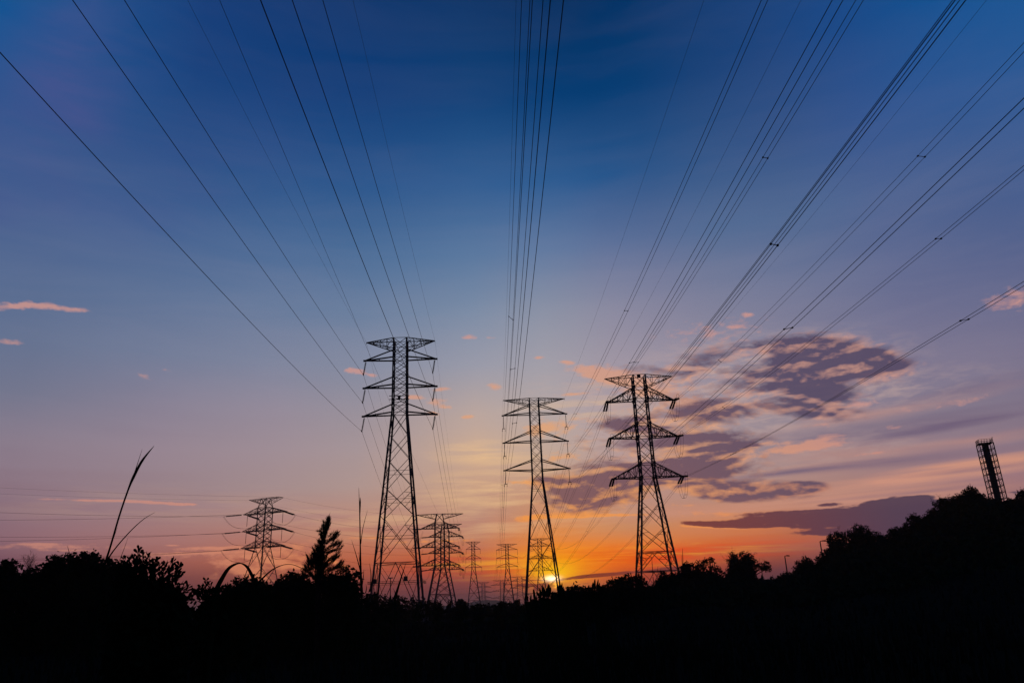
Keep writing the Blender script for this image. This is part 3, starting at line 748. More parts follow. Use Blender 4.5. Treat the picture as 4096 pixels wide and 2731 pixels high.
for i, (lb, lab) in enumerate((([(1890, 2414, 16), (1925, 2412, 16), (1955, 2414, 14), (1985, 2416, 16)], 'low scrub at the foot of the slim distant pylon'),
                               ([(2005, 2402, 9), (2018, 2404, 9), (2035, 2412, 12), (2050, 2410, 12)], 'small dark scrub at the foot of the distant wide-armed pylon'),
                               ([(2068, 2396, 8), (2064, 2404, 10), (2080, 2410, 12), (2098, 2412, 12)], 'twiggy scrub between the two distant pylons and the central pylon'))):
    tree('scrub_bush', lab, 'bush', 130+i*10, lb, .24, GM)
GR = 'scrub in front of the central and right pylons'
for i, (D, lb, lab, lf) in enumerate((
    (60, [(2125, 2398, 18), (2150, 2392, 18), (2180, 2384, 22), (2215, 2384, 20), (2240, 2380, 18)], 'leafy scrub between the legs of the central pylon', .14),
    (58, [(2225, 2364, 18), (2256, 2366, 18), (2275, 2356, 14), (2292, 2350, 12), (2310, 2352, 14)], 'leafy scrub just right of the central pylon', .13),
    (55, [(2335, 2352, 16), (2365, 2345, 20), (2395, 2348, 20), (2422, 2345, 14)], 'scrub beneath the upright banana leaves', .12),
    (60, [(2448, 2318, 22), (2476, 2302, 26), (2508, 2300, 28), (2540, 2298, 26), (2562, 2312, 22), (2500, 2330, 40)], 'domed bush left of the heavy right pylon', .13),
    (75, [(2590, 2352, 20), (2615, 2352, 18), (2640, 2348, 20)], 'low scrub between the legs of the heavy right pylon', .16),
    (72, [(2636, 2312, 14), (2660, 2292, 14), (2680, 2298, 16), (2700, 2290, 16), (2650, 2322, 28), (2690, 2320, 30)], 'leafy thicket covering the right legs of the heavy right pylon', .15),
    (80, [(2733, 2262, 11), (2745, 2252, 9), (2728, 2280, 18), (2752, 2270, 16), (2772, 2262, 16)], 'knobbly thicket just right of the heavy right pylon', .16))):
    tree('scrub_bush', lab, 'bush', D, lb, lf, GR)

GH = 'trees on the right hillside'
HT = [
 ('spreading tree with a level branch pointing right above its left bushes', 105, [(2790, 2262, 20), (2800, 2245, 16, .7), (2822, 2235, 18, .55), (2842, 2231, 12, .6), (2852, 2240, 9, .7), (2815, 2262, 34), (2862, 2262, 22, .7), (2885, 2280, 14, .7), (2850, 2290, 40), (2880, 2312, 18)], .2, 0),
 ('spreading tree crowned with dead twigs and a heavy bough hanging right', 108, [(2935, 2208, 15), (2930, 2225, 20), (2975, 2206, 20), (2996, 2214, 16), (2960, 2232, 34), (3010, 2236, 26, .8), (3045, 2252, 20, .7), (3066, 2246, 16, .9), (3072, 2262, 12, .9), (2930, 2262, 30), (2960, 2280, 46), (3010, 2300, 30)], .2, 12),
 ('small umbrella-shaped tree at the foot of the lower street lamp', 116, [(3122, 2300, 10, .7), (3135, 2290, 14, .6), (3152, 2288, 14, .6), (3166, 2298, 10, .7), (3145, 2306, 22, .6)], .18, 0),
 ('narrow round-topped tree between the two street lamps', 114, [(3200, 2238, 16), (3225, 2224, 16), (3240, 2236, 14), (3258, 2246, 14), (3195, 2262, 22), (3225, 2256, 40), (3262, 2272, 22)], .2, 0),
 ('leafy tree in front of the upper street lamp', 108, [(3276, 2228, 12), (3290, 2210, 14), (3305, 2194, 14), (3285, 2250, 24), (3310, 2230, 34)], .2, 0),
 ('tree with small sky gaps right of the upper street lamp', 118, [(3322, 2136, 13), (3350, 2124, 13), (3372, 2128, 13), (3324, 2158, 13), (3350, 2152, 13), (3378, 2150, 9, .9), (3340, 2184, 24)], .2, 3),
 ('tallest round crown on the lower right hillside', 116, [(3405, 2116, 16), (3432, 2097, 20), (3460, 2102, 20), (3478, 2122, 12), (3420, 2135, 40), (3460, 2145, 44)], .2, 0),
 ('low flat crown between the tallest round crown and the knobbly tree', 120, [(3500, 2126, 15), (3525, 2130, 15), (3548, 2138, 16), (3520, 2150, 40)], .2, 0),
 ('knobbly tree at the start of the steep hillside', 118, [(3566, 2112, 9), (3585, 2109, 11), (3600, 2112, 8), (3575, 2122, 24), (3612, 2105, 11), (3625, 2088, 12)], .2, 0),
 ('tree with a small gap at the middle of the steep hillside', 118, [(3632, 2070, 9, .9), (3655, 2053, 13), (3674, 2062, 9), (3650, 2080, 26), (3690, 2070, 14)], .2, 0),
 ('small trees climbing the hillside edge', 120, [(3705, 2056, 11), (3718, 2042, 10), (3735, 2028, 11), (3715, 2062, 26), (3745, 2045, 22)], .2, 0),
 ('ragged tree standing out left of the hilltop', 122, [(3740, 2006, 10, .9), (3762, 1990, 12), (3785, 1988, 12), (3768, 2010, 22), (3800, 2002, 12)], .2, 5),
 ('broad hilltop tree left of the highest crown', 122, [(3812, 1984, 13), (3832, 1974, 13), (3850, 1980, 11), (3830, 1995, 34)], .2, 0),
 ('highest crown on the hilltop, left of the mast', 122, [(3860, 1956, 9), (3880, 1946, 12), (3899, 1950, 9), (3878, 1968, 17), (3885, 1992, 28)], .2, 3),
 ('round crown directly right of the highest hilltop crown', 122, [(3908, 1972, 10), (3925, 1970, 11), (3915, 1986, 28)], .2, 0),
 ('low crown at the foot of the hilltop mast', 120, [(3950, 1986, 12), (3970, 1990, 12), (3990, 2000, 14), (4010, 2004, 14), (3975, 2010, 34)], .2, 0),
 ('crown right of the hilltop mast', 120, [(4040, 1994, 11), (4060, 1994, 12), (4050, 2005, 28), (4026, 2006, 12)], .2, 0),
 ('tree cut off by the right edge of the picture', 118, [(4080, 1964, 12), (4098, 1952, 14), (4120, 1965, 18), (4090, 1985, 30)], .2, 0)]
for lab, D, lb, lf, tw in HT: tree('hillside_tree', lab, 'tree', D, lb, .12, GH, twigs=tw)
# deeper hillside cover: hill scrub as one mass
rg = np.random.default_rng(77)
mb = MB(); n = 5200
az_ = np.radians(rg.uniform(-1, 44, n)); rr_ = rg.uniform(60, 138, n); xs = rr_*np.sin(az_); ys = rr_*np.cos(az_); zs = terrain(xs, ys)
P = np.stack([xs, ys, zs+rg.uniform(.0, .6, n)], 1)
P = (P[:, None, :]+rg.normal(size=(n, 6, 3))*np.array([.4, .4, .25])).reshape(-1, 3); leaves(mb, P, .34, rg)
o = mb.build('hillside_scrub', FOL, None, (60, 90, 0)); tag(o, 'dark low scrub covering the slope under the hillside trees', 'scrub', None, 'stuff')
# rough grass of the foreground field
mb = MB(); n = 26000
az_ = np.radians(rg.uniform(-52, 52, n)); rr_ = 6+rg.random(n)**1.6*80; xs = rr_*np.sin(az_); ys = rr_*np.cos(az_); zs = terrain(xs, ys)
h = rg.uniform(.15, .55, n); w = .012+rr_*.0012; la = rg.uniform(0, 2*math.pi, n); lean = rg.uniform(0, .25, n)
B = np.stack([xs, ys, zs-.03], 1); T = B+np.stack([np.cos(la)*lean*h, np.sin(la)*lean*h, h], 1); wd = np.stack([np.sin(la), np.cos(la), 0*la], 1)*w[:, None]
mb.quads(np.stack([B-wd, B+wd, T], 1), 3)
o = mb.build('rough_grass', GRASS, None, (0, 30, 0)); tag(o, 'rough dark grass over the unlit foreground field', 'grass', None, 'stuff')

# conifer
def conifer():
    rg = np.random.default_rng(9); t = at(1316, 2066, 32); g0 = gz(t)-.1; x, y = t.x, t.y; s = m_per_px(t); H = t.z-g0
    root = thing('conifer', (x, y, g0), 'ragged pointed conifer with drooping feathery branches between the arching grass and the left pylon', 'tree')
    zf = lambda py: at(1300, py, 32).z
    MB().path([(x-.25, y, g0), (x-.3, y, zf(2290)), (x-.25, y, zf(2180)), (x-.05, y, zf(2100)), (x, y, t.z)], 0, 7, (1, 0, 0), [.13, .1, .07, .035, .006]).build('trunk', BARK, root)
    mb = MB(); LP = []; LD = []
    def spray(p, d, L, dens=1.0):
        n = max(5, int(L/.03)); q = V3(p); dd = V3(d).normalized(); pts = [q.copy()]
        for i in range(n):
            f = i/n
            dd = (dd+V3((0, 0, -.012+.03*f))+V3(rg.normal(size=3))*.03).normalized(); q = q+dd*(L/n); pts.append(q.copy())
            m = 7 if f < .85 else 4
            for k in range(int(m*dens)):
                sd = (dd*.9+V3(rg.normal(size=3))*.55+V3((0, 0, .25))).normalized(); LP.append(q+V3(rg.normal(size=3))*.02); LD.append((sd+V3((0, 0, .55*f))).normalized()*(.08+.05*f)*rg.uniform(.5, 1.5))
        mb.path([pts[0], pts[n//2], pts[-1]], 0, 4, (.2, 1, .1), [.012, .007, .002])
    cx = lambda z: x+float(np.interp(z, [g0, zf(2290), zf(2180), zf(2100), t.z], [-.25, -.3, -.25, -.05, 0]))
    z = t.z-.12
    while z > zf(2330):
        f = (t.z-z)/H; L0 = float(np.interp(f, [0, .12, .25, .36, .5, .75, 1], [.05, .13, .28, .52, .9, 1.2, 1.35]))
        for k in range(4):
            a = rg.uniform(0, 2*math.pi); u = float(np.interp(f, [0, .2, .6, 1], [1.9, 1.2, .8, .5]))
            spray((cx(z), y, z+rg.uniform(-.05, .05)), (math.cos(a), math.sin(a), u), L0*rg.uniform(.5, 1.0))
        z -= .062
    for q in range(3): spray((x-.02+.02*q, y, t.z-.45), (.02+.08*q, 0, 1), .45-.1*q, .7)
    # the long limbs that give the outline its ragged steps
    for (x0, y0, x1, y1) in ((1300, 2175, 1352, 2130), (1305, 2195, 1358, 2165), (1300, 2215, 1345, 2200), (1310, 2260, 1368, 2215), (1315, 2280, 1385, 2250), (1280, 2200, 1262, 2183), (1275, 2225, 1250, 2215), (1255, 2280, 1237, 2228), (1245, 2290, 1215, 2262), (1235, 2305, 1200, 2300), (1285, 2150, 1283, 2120), (1290, 2130, 1282, 2128), (1240, 2280, 1238, 2240), (1320, 2150, 1340, 2135), (1225, 2300, 1225, 2262), (1330, 2170, 1348, 2140), (1322, 2240, 1352, 2222), (1330, 2270, 1372, 2238), (1335, 2290, 1392, 2262), (1345, 2200, 1362, 2172), (1268, 2250, 1252, 2200), (1262, 2262, 1244, 2250), (1222, 2310, 1204, 2285), (1250, 2262, 1238, 2215), (1300, 2120, 1305, 2092), (1298, 2140, 1292, 2108)):
        a, b = at(x0, y0, 32+rg.uniform(-.3, .3)), at(x1, y1, 32+rg.uniform(-.4, .4)); L = (b-a).length
        for q in range(3): spray(a+V3(rg.normal(size=3))*.05, (b-a).normalized()+V3(rg.normal(size=3))*.07, L*rg.uniform(.75, 1.0), 1.0)
    P = np.array([tuple(p) for p in LP]); Dv = np.array([tuple(d) for d in LD]); n = len(P)
    sdv = np.cross(Dv, rand_dirs(rg, n)); sdv /= np.linalg.norm(sdv, axis=1)[:, None]; sdv *= .008
    nb_ = MB(); nb_.quads(np.stack([P-sdv, P+sdv, P+Dv+sdv*.3, P+Dv-sdv*.3], 1))
    mb.build('branches', BARK, root); nb_.build('needles', FOL, root)
conifer()

# broad grass blades / reeds: ribbon with thickness following picture points at a given distance
def blade(mb, pts, widths, D, seed=0, twist=.0):
    P = [at(x, y, D if not isinstance(D, (list, tuple)) else D[i]) for i, (x, y) in enumerate(pts)]
    # smooth
    Q = []; W = []
    m = len(P)
    for i in range(m-1):
        p0, p1, p2, p3 = P[max(i-1, 0)], P[i], P[i+1], P[min(i+2, m-1)]
        for s in (0, .2, .4, .6, .8):
            Q.append(.5*((2*p1)+(p2-p0)*s+(2*p0-5*p1+4*p2-p3)*s*s+(3*p1-p0-3*p2+p3)*s**3)); W.append(widths[i]+(widths[i+1]-widths[i])*s)
    Q.append(P[-1]); W.append(widths[-1])
    rad = [max(w*m_per_px(q)*.5, .0006) for w, q in zip(W, Q)]
    mb.path(Q, 0, 6, tuple(-fw), rad, .22)
def reed(label, px, D, stems, base_px, group=None):
    b = at(*base_px, D); root = thing('tall_grass', (b.x, b.y, gz(b)-.02), label, 'grass', group)
    for (pts, w) in stems:
        mb = MB(); blade(mb, pts, w, D); mb.build('blade', FOL, root)
    mb = MB(); mb.path([(b.x, b.y, gz(b)-.05), tuple(b)], 0, 6, (1, 0, 0), [.012, .009]); mb.build('stem', FOL, root)
reed('tall broad grass blade leaning right above the left bushes with a thinner curved blade beside it', 0, 5.0, [
    ([(416, 2262), (440, 2190), (478, 2060), (512, 1960), (535, 1905), (570, 1840), (617, 1782)], [11, 9, 8, 8, 13, 11, 1]),
    ([(530, 1915), (548, 1860), (569, 1795)], [6, 3, .8]),
    ([(416, 2262), (455, 2200), (520, 2125), (575, 2075), (620, 2048)], [9, 6, 4.5, 3, .8]),
    ([(428, 2232), (448, 2170), (470, 2108)], [5, 3, .6])], (416, 2262))
reed('thin faint grass blade just right of the leaning broad blade', 0, 9.0, [([(470, 2262), (492, 2205), (512, 2150)], [3, 2.4, .6]), ([(500, 2262), (514, 2236), (528, 2210)], [3, 2, .6])], (470, 2262))
reed('short single grass blade standing on the domed left tree', 0, 12.0, [([(282, 2235), (276, 2205), (269, 2180)], [4, 3, .6])], (282, 2235))
reed('upright tall grass stalk with a narrow tip left of the tall left pylon', 0, 8.0, [
    ([(1447, 2372), (1443, 2290), (1441, 2180), (1439, 2060), (1435, 1949)], [14, 10, 6, 5, .8]),
    ([(1439, 2060), (1441, 2010), (1441, 1988)], [5, 6, 1]),
    ([(1443, 2175), (1452, 2110), (1470, 2040)], [4, 3, .7]),
    ([(1443, 2290), (1428, 2230), (1406, 2158)], [5, 4, .7]),
    ([(1444, 2270), (1438, 2240), (1435, 2205)], [4, 3, .6]),
    ([(1448, 2345), (1453, 2310), (1456, 2275)], [5, 4, .7])], (1447, 2372))
reed('cluster of short grass blades at the left foot of the tall left pylon', 0, 9.0, [
    ([(1425, 2372), (1431, 2340), (1434, 2335)], [5, 3, .6]), ([(1462, 2372), (1466, 2350), (1463, 2335)], [5, 3, .6]), ([(1480, 2365), (1484, 2300), (1478, 2252)], [4, 4, .7]), ([(1475, 2368), (1487, 2330), (1494, 2300)], [5, 4, .7])], (1470, 2372))
reed('stiff grass blade leaning right between the legs of the tall left pylon', 0, 9.0, [([(1578, 2395), (1592, 2350), (1606, 2305), (1624, 2250)], [16, 10, 6, .8]), ([(1573, 2395), (1580, 2372), (1572, 2350)], [6, 3, .6])], (1580, 2392))
reed('great arching broad grass blade folding over in a tall hoop', 0, 4.0, [
    ([(862, 2362), (885, 2318), (912, 2275), (940, 2256), (964, 2252), (988, 2266), (1005, 2295), (1018, 2325), (1033, 2368)], [22, 20, 15, 10, 5, 12, 15, 16, 17]),
    ([(878, 2350), (900, 2343), (925, 2340), (948, 2348), (965, 2358)], [6, 5, 4, 4, 3])], (864, 2362))
reed('thin grass blade arching low from the hoop toward the conifer', 0, 4.4, [([(1020, 2345), (1050, 2312), (1090, 2277), (1130, 2259), (1165, 2256), (1200, 2268), (1235, 2288)], [9, 8, 6, 3, 2.5, 3, 4])], (1020, 2350))
reed('two bare upright stalks right of the heavy right pylon', 0, 26.0, [([(2732, 2270), (2731, 2230), (2730, 2192)], [3.5, 3, 1]), ([(2730, 2262), (2727, 2240), (2725, 2215)], [2, 1.5, .6])], (2732, 2270))
reed('slanting stalk in front of the first hillside tree', 0, 40.0, [([(2772, 2264), (2780, 2248), (2787, 2236)], [2.5, 2.5, .8])], (2772, 2264))
reed('thin upright stalks between the legs of the heavy right pylon', 0, 20.0, [
    ([(2612, 2300), (2609, 2260), (2607, 2225)], [3, 2.5, .8]), ([(2627, 2300), (2630, 2280), (2632, 2262)], [2, 1.8, .6]), ([(2640, 2300), (2642, 2285), (2642, 2275)], [2, 1.8, .6])], (2612, 2305))
reed('fine leaning stalks at the right foot of the central pylon', 0, 14.0, [([(2255, 2378), (2262, 2365), (2268, 2356)], [2, 2, .6]), ([(2262, 2380), (2270, 2368), (2276, 2362)], [2, 2, .6])], (2255, 2382))

# banana-like plants with upright oblong leaves
def broad_leaf(mb, p0, p1, w, seed):
    rg = np.random.default_rng(seed); a, b = V3(p0), V3(p1); n = 9; d = (b-a); view = (a-EYE).normalized(); x = d.cross(view).normalized()
    ph = rg.uniform(-.8, .8); x = (x*math.cos(ph)+view*math.sin(ph)).normalized(); nrm = x.cross(d).normalized()
    i0 = len(mb.v); bend = x*rg.uniform(-.12, .12)*d.length
    for k in range(n+1):
        s = k/n; c = a+d*s+bend*s*s; ww = w*.5*max(.04, math.sin(math.pi*min(1, max(0, (s-.08)/.92))**.75)**.6 if s > .08 else .06)
        j = 1+.08*rg.uniform(-1, 1)
        for q in (-1, 0, 1): mb.v.append(tuple(c+x*(q*ww*j)+nrm*(abs(q)*ww*.35)))
        for q in (1, 0, -1): mb.v.append(tuple(c+x*(q*ww*j)+nrm*(abs(q)*ww*.35-.012)))
    for k in range(n):
        for q in range(6): a_ = i0+k*6+q; b_ = i0+k*6+(q+1) % 6; mb.f.append((a_, b_, b_+6, a_+6))
def banana(label, D, lv, group='upright broad-leaved plants near the sun'):
    p = at(lv[0][0], lv[0][1], D); g0 = gz(p)-.05; root = thing('broad_leaved_plant', (p.x, p.y, g0), label, 'plant', group)
    for i, (x0, y0, x1, y1, w) in enumerate(lv):
        a, b = at(x0, y0, D), at(x1, y1, D+.3*math.sin(i)); mb = MB(); broad_leaf(mb, a, b, w*m_per_px(a), i*7+int(x0)); mb.bar((p.x+.1*i, p.y, g0), tuple(a), .05); mb.build('leaf', FOL, root)
banana('broad-leaved plant at the left leg of the central pylon', 16, [(2112, 2405, 2106, 2368, 9), (2120, 2405, 2128, 2376, 9), (2138, 2400, 2134, 2356, 12), (2145, 2400, 2128, 2358, 8), (2102, 2405, 2098, 2380, 7)])
banana('cluster of upright pointed broad leaves silhouetted between the central pylon legs', 16, [(2165, 2392, 2158, 2350, 10), (2172, 2390, 2170, 2338, 10), (2180, 2392, 2180, 2345, 11), (2186, 2390, 2198, 2334, 16), (2194, 2392, 2200, 2345, 14), (2160, 2392, 2150, 2362, 9), (2206, 2392, 2214, 2366, 9), (2176, 2394, 2188, 2350, 12)])
banana('upright leaves crossing the right leg of the central pylon beside the sun', 16, [(2236, 2372, 2236, 2332, 10), (2244, 2374, 2250, 2330, 9), (2248, 2374, 2254, 2346, 9), (2240, 2374, 2242, 2338, 9), (2232, 2372, 2230, 2340, 7), (2252, 2374, 2258, 2352, 7)])
banana('short stubby leaves on the scrub right of the sun', 18, [(2285, 2368, 2289, 2343, 7), (2292, 2366, 2298, 2350, 6), (2304, 2366, 2306, 2350, 6), (2280, 2368, 2272, 2356, 6), (2312, 2366, 2316, 2354, 5)])
banana('tall ragged broad-leaved plant left of the domed bush', 18, [(2378, 2365, 2382, 2314, 10), (2384, 2365, 2394, 2316, 9), (2372, 2365, 2366, 2328, 9), (2390, 2365, 2402, 2330, 9), (2395, 2365, 2410, 2342, 8), (2354, 2368, 2350, 2338, 8), (2346, 2368, 2340, 2340, 7), (2360, 2368, 2360, 2345, 7), (2366, 2365, 2376, 2330, 10)])

# near shrub with upright leafy shoots
def obovate(mb, p, d, L, W, nrm):
    d = d.normalized(); x = d.cross(nrm).normalized(); n = x.cross(d).normalized()
    prof = ((0, .05), (.2, .32), (.5, .8), (.75, 1), (.92, .62), (1, .06)); i0 = len(mb.v)
    for s, w in prof:
        c = p+d*(L*s)+n*(L*.12*s*s)
        for q in (-1, 0, 1): mb.v.append(tuple(c+x*(q*w*W*.5)+n*(abs(q)*w*W*.12)))
    for k in range(len(prof)-1):
        for q in (0, 1): a = i0+k*3+q; mb.f.append((a, a+1, a+4, a+3))
def shoot_shrub(label, D, shoots, leafL, mass, group, seed):
    rg = np.random.default_rng(seed); p = at(mass[0][0], mass[0][1], D); g0 = gz(p)-.05
    root = thing('leafy_shrub', (p.x, p.y, g0), label, 'shrub', group); sb = MB(); lb = MB()
    for (x0, y0, x1, y1) in shoots:
        dd = D+rg.uniform(-.25, .25); a, b = at(x0, y0, dd), at(x1, y1, dd); L = (b-a).length; n = max(3, int(L/(leafL*.42)))
        perp = V3(rg.normal(size=3))*.06*L; pts = [a.lerp(b, i/n)+perp*math.sin(math.pi*i/n) for i in range(n+1)]
        sb.path(pts, 0, 5, (.1, 1, .1), [.006*(1-.6*i/n) for i in range(n+1)])
        for i in range(n+1):
            d = (pts[min(i+1, n)]-pts[max(0, i-1)]).normalized(); k = 3 if i < n else 4
            for q in range(k):
                ang = i*2.4+q*2*math.pi/k; sx = V3((math.cos(ang), math.sin(ang)*.8, 0)); ld = (d*rg.uniform(.6, 1.2)+sx*rg.uniform(.5, 1.0)).normalized()
                l = leafL*rg.uniform(.65, 1.15)*(1 if i < n else .8); obovate(lb, pts[i], ld, l, l*.48, V3(rg.normal(size=3)).normalized())
    for (x, y, rp) in mass:
        c = at(x, y+rp, D+rg.uniform(-.2, .2)); s = m_per_px(c); r = rp*s
        nn = int(240*(r/.2)**2); z = c.z
        Q = np.array(c)+rand_dirs(rg, nn)*np.array([r, r*.9, r])*(rg.random(nn)**.4)[:, None]; leaves(lb, Q, leafL*.8, rg, 1.9)
        zz = c.z-r*.8
        while zz > g0+.1:
            rr = r*1.25; nn = int(200*(rr/.2)**2); Q = np.array((c.x, c.y, zz))+rand_dirs(rg, nn)*rr*(rg.random(nn)**.4)[:, None]; Q = Q[Q[:, 2] > g0]; leaves(lb, Q, leafL*1.1, rg, 1.6); zz -= rr*.7
    sb.build('stems', BARK, root); lb.build('foliage', FOL, root)
shoot_shrub('near shrub with crisp upright leaves left of the arching grass blade hoop, the larger one', 6.5,
    [(505, 2290, 494, 2236), (520, 2290, 520, 2240), (548, 2290, 540, 2250), (556, 2280, 555, 2200), (560, 2270, 536, 2232), (572, 2280, 570, 2215), (580, 2280, 592, 2222), (600, 2290, 625, 2240), (575, 2300, 598, 2250), (620, 2300, 622, 2244),
     (640, 2310, 640, 2258), (655, 2320, 664, 2252), (680, 2330, 692, 2245), (690, 2330, 718, 2262), (700, 2340, 725, 2295), (705, 2350, 735, 2332), (715, 2370, 745, 2342), (720, 2380, 752, 2352), (730, 2400, 760, 2382), (735, 2410, 765, 2398), (480, 2290, 478, 2262), (610, 2300, 608, 2262), (670, 2320, 680, 2275), (540, 2270, 512, 2260), (700, 2320, 712, 2275)],
    .046, [(500, 2272, 34), (550, 2256, 34), (600, 2278, 36), (650, 2302, 34), (690, 2330, 30), (715, 2370, 28), (735, 2405, 24), (560, 2300, 60), (640, 2340, 60)], 'near shrubs with crisp upright leaves', 4)
shoot_shrub('smaller near shrub with crisp leaves directly left of the arching grass blade hoop', 5.0,
    [(800, 2400, 782, 2362), (812, 2400, 808, 2350), (822, 2400, 824, 2322), (832, 2400, 840, 2340), (840, 2410, 850, 2362), (815, 2400, 796, 2372), (850, 2410, 862, 2370), (870, 2400, 878, 2352), (890, 2400, 905, 2356), (900, 2400, 912, 2345), (880, 2400, 872, 2362)],
    .036, [(815, 2392, 16), (835, 2380, 20), (862, 2380, 26), (890, 2376, 26), (845, 2410, 34)], 'near shrubs with crisp upright leaves', 6)
# dark hedge that closes the near field
for i, (D, lb, lab) in enumerate((
    (30, [(600, 2400, 40), (680, 2420, 30), (740, 2425, 26), (790, 2432, 26), (840, 2425, 30), (900, 2400, 30)], 'low black hedge below the gap between the two near leafy shrubs'),
    (45, [(20, 2350, 40), (100, 2345, 40), (180, 2320, 50), (260, 2310, 50), (340, 2310, 50), (420, 2310, 50), (500, 2315, 50), (570, 2330, 50)], 'long black hedge under the left skyline trees'),
    (42, [(950, 2390, 40), (1030, 2378, 36), (1110, 2372, 36), (1180, 2355, 36), (1250, 2345, 40), (1330, 2345, 40), (1400, 2380, 26), (1470, 2392, 30), (1540, 2402, 30)], 'long black hedge under the conifer'),
    (70, [(1600, 2408, 26), (1680, 2412, 26), (1760, 2424, 22), (1840, 2420, 24), (1920, 2418, 22), (2000, 2420, 22), (2080, 2416, 24), (2160, 2408, 24), (2240, 2396, 24), (2320, 2375, 30), (2400, 2368, 30)], 'long low black scrub line across the middle'),
    (85, [(2440, 2360, 30), (2510, 2340, 40), (2570, 2362, 26), (2640, 2352, 30), (2700, 2325, 36), (2770, 2300, 40), (2840, 2305, 40), (2920, 2315, 40), (3000, 2330, 30), (3060, 2342, 20), (3130, 2330, 20)], 'black scrub line from the heavy right pylon to the lower street lamp'))):
    tree('hedge', lab, 'hedge', D, lb, .2 if D > 60 else .13, 'dark hedges and scrub lines', dens=.8)

# ------------------------------------------------------------------ sky
SUN_AZ, SUN_EL = azel(2210, 2322)
w = bpy.data.worlds.new('World'); sc.world = w; w.use_nodes = True; nt = w.node_tree; nt.nodes.clear()
N, LK = nt.nodes.new, nt.links.new
def val(nt_, x):
    n = nt_.nodes.new('ShaderNodeValue'); n.outputs[0].default_value = x; return n.outputs[0]
def math_(op, a, b=None, c=None, clamp=False):
    n = N('ShaderNodeMath'); n.operation = op; n.use_clamp = clamp
    for i, v in enumerate((a, b, c)):
        if v is None: continue
        if isinstance(v, (int, float)): n.inputs[i].default_value = v
        else: LK(v, n.inputs[i])
    return n.outputs[0]
def mix(f, a, b, typ='MIX'):
    n = N('ShaderNodeMix'); n.data_type = 'RGBA'; n.blend_type = typ; n.clamp_factor = True
    for s, v in ((n.inputs[0], f), (n.inputs[6], a), (n.inputs[7], b)):
        if isinstance(v, (int, float)): s.default_value = v
        elif isinstance(v, tuple): s.default_value = (*v, 1)
        else: LK(v, s)
    return n.outputs[2]
def maprange(v, a, b, c=0., d=1., smooth=False):
    n = N('ShaderNodeMapRange'); n.clamp = True
    if smooth: n.interpolation_type = 'SMOOTHSTEP'
    LK(v, n.inputs[0]); n.inputs[1].default_value = a; n.inputs[2].default_value = b; n.inputs[3].default_value = c; n.inputs[4].default_value = d
    return n.outputs[0]
tc = N('ShaderNodeTexCoord'); sx = N('ShaderNodeSeparateXYZ'); LK(tc.outputs['Generated'], sx.inputs[0])
AZ = math_('MULTIPLY', math_('ARCTAN2', sx.outputs[0], sx.outputs[1]), 57.29578)
EL = math_('MULTIPLY', math_('ARCSINE', sx.outputs[2]), 57.29578)
UVn = N('ShaderNodeCombineXYZ'); LK(AZ, UVn.inputs[0]); LK(EL, UVn.inputs[1]); UV = UVn.outputs[0]
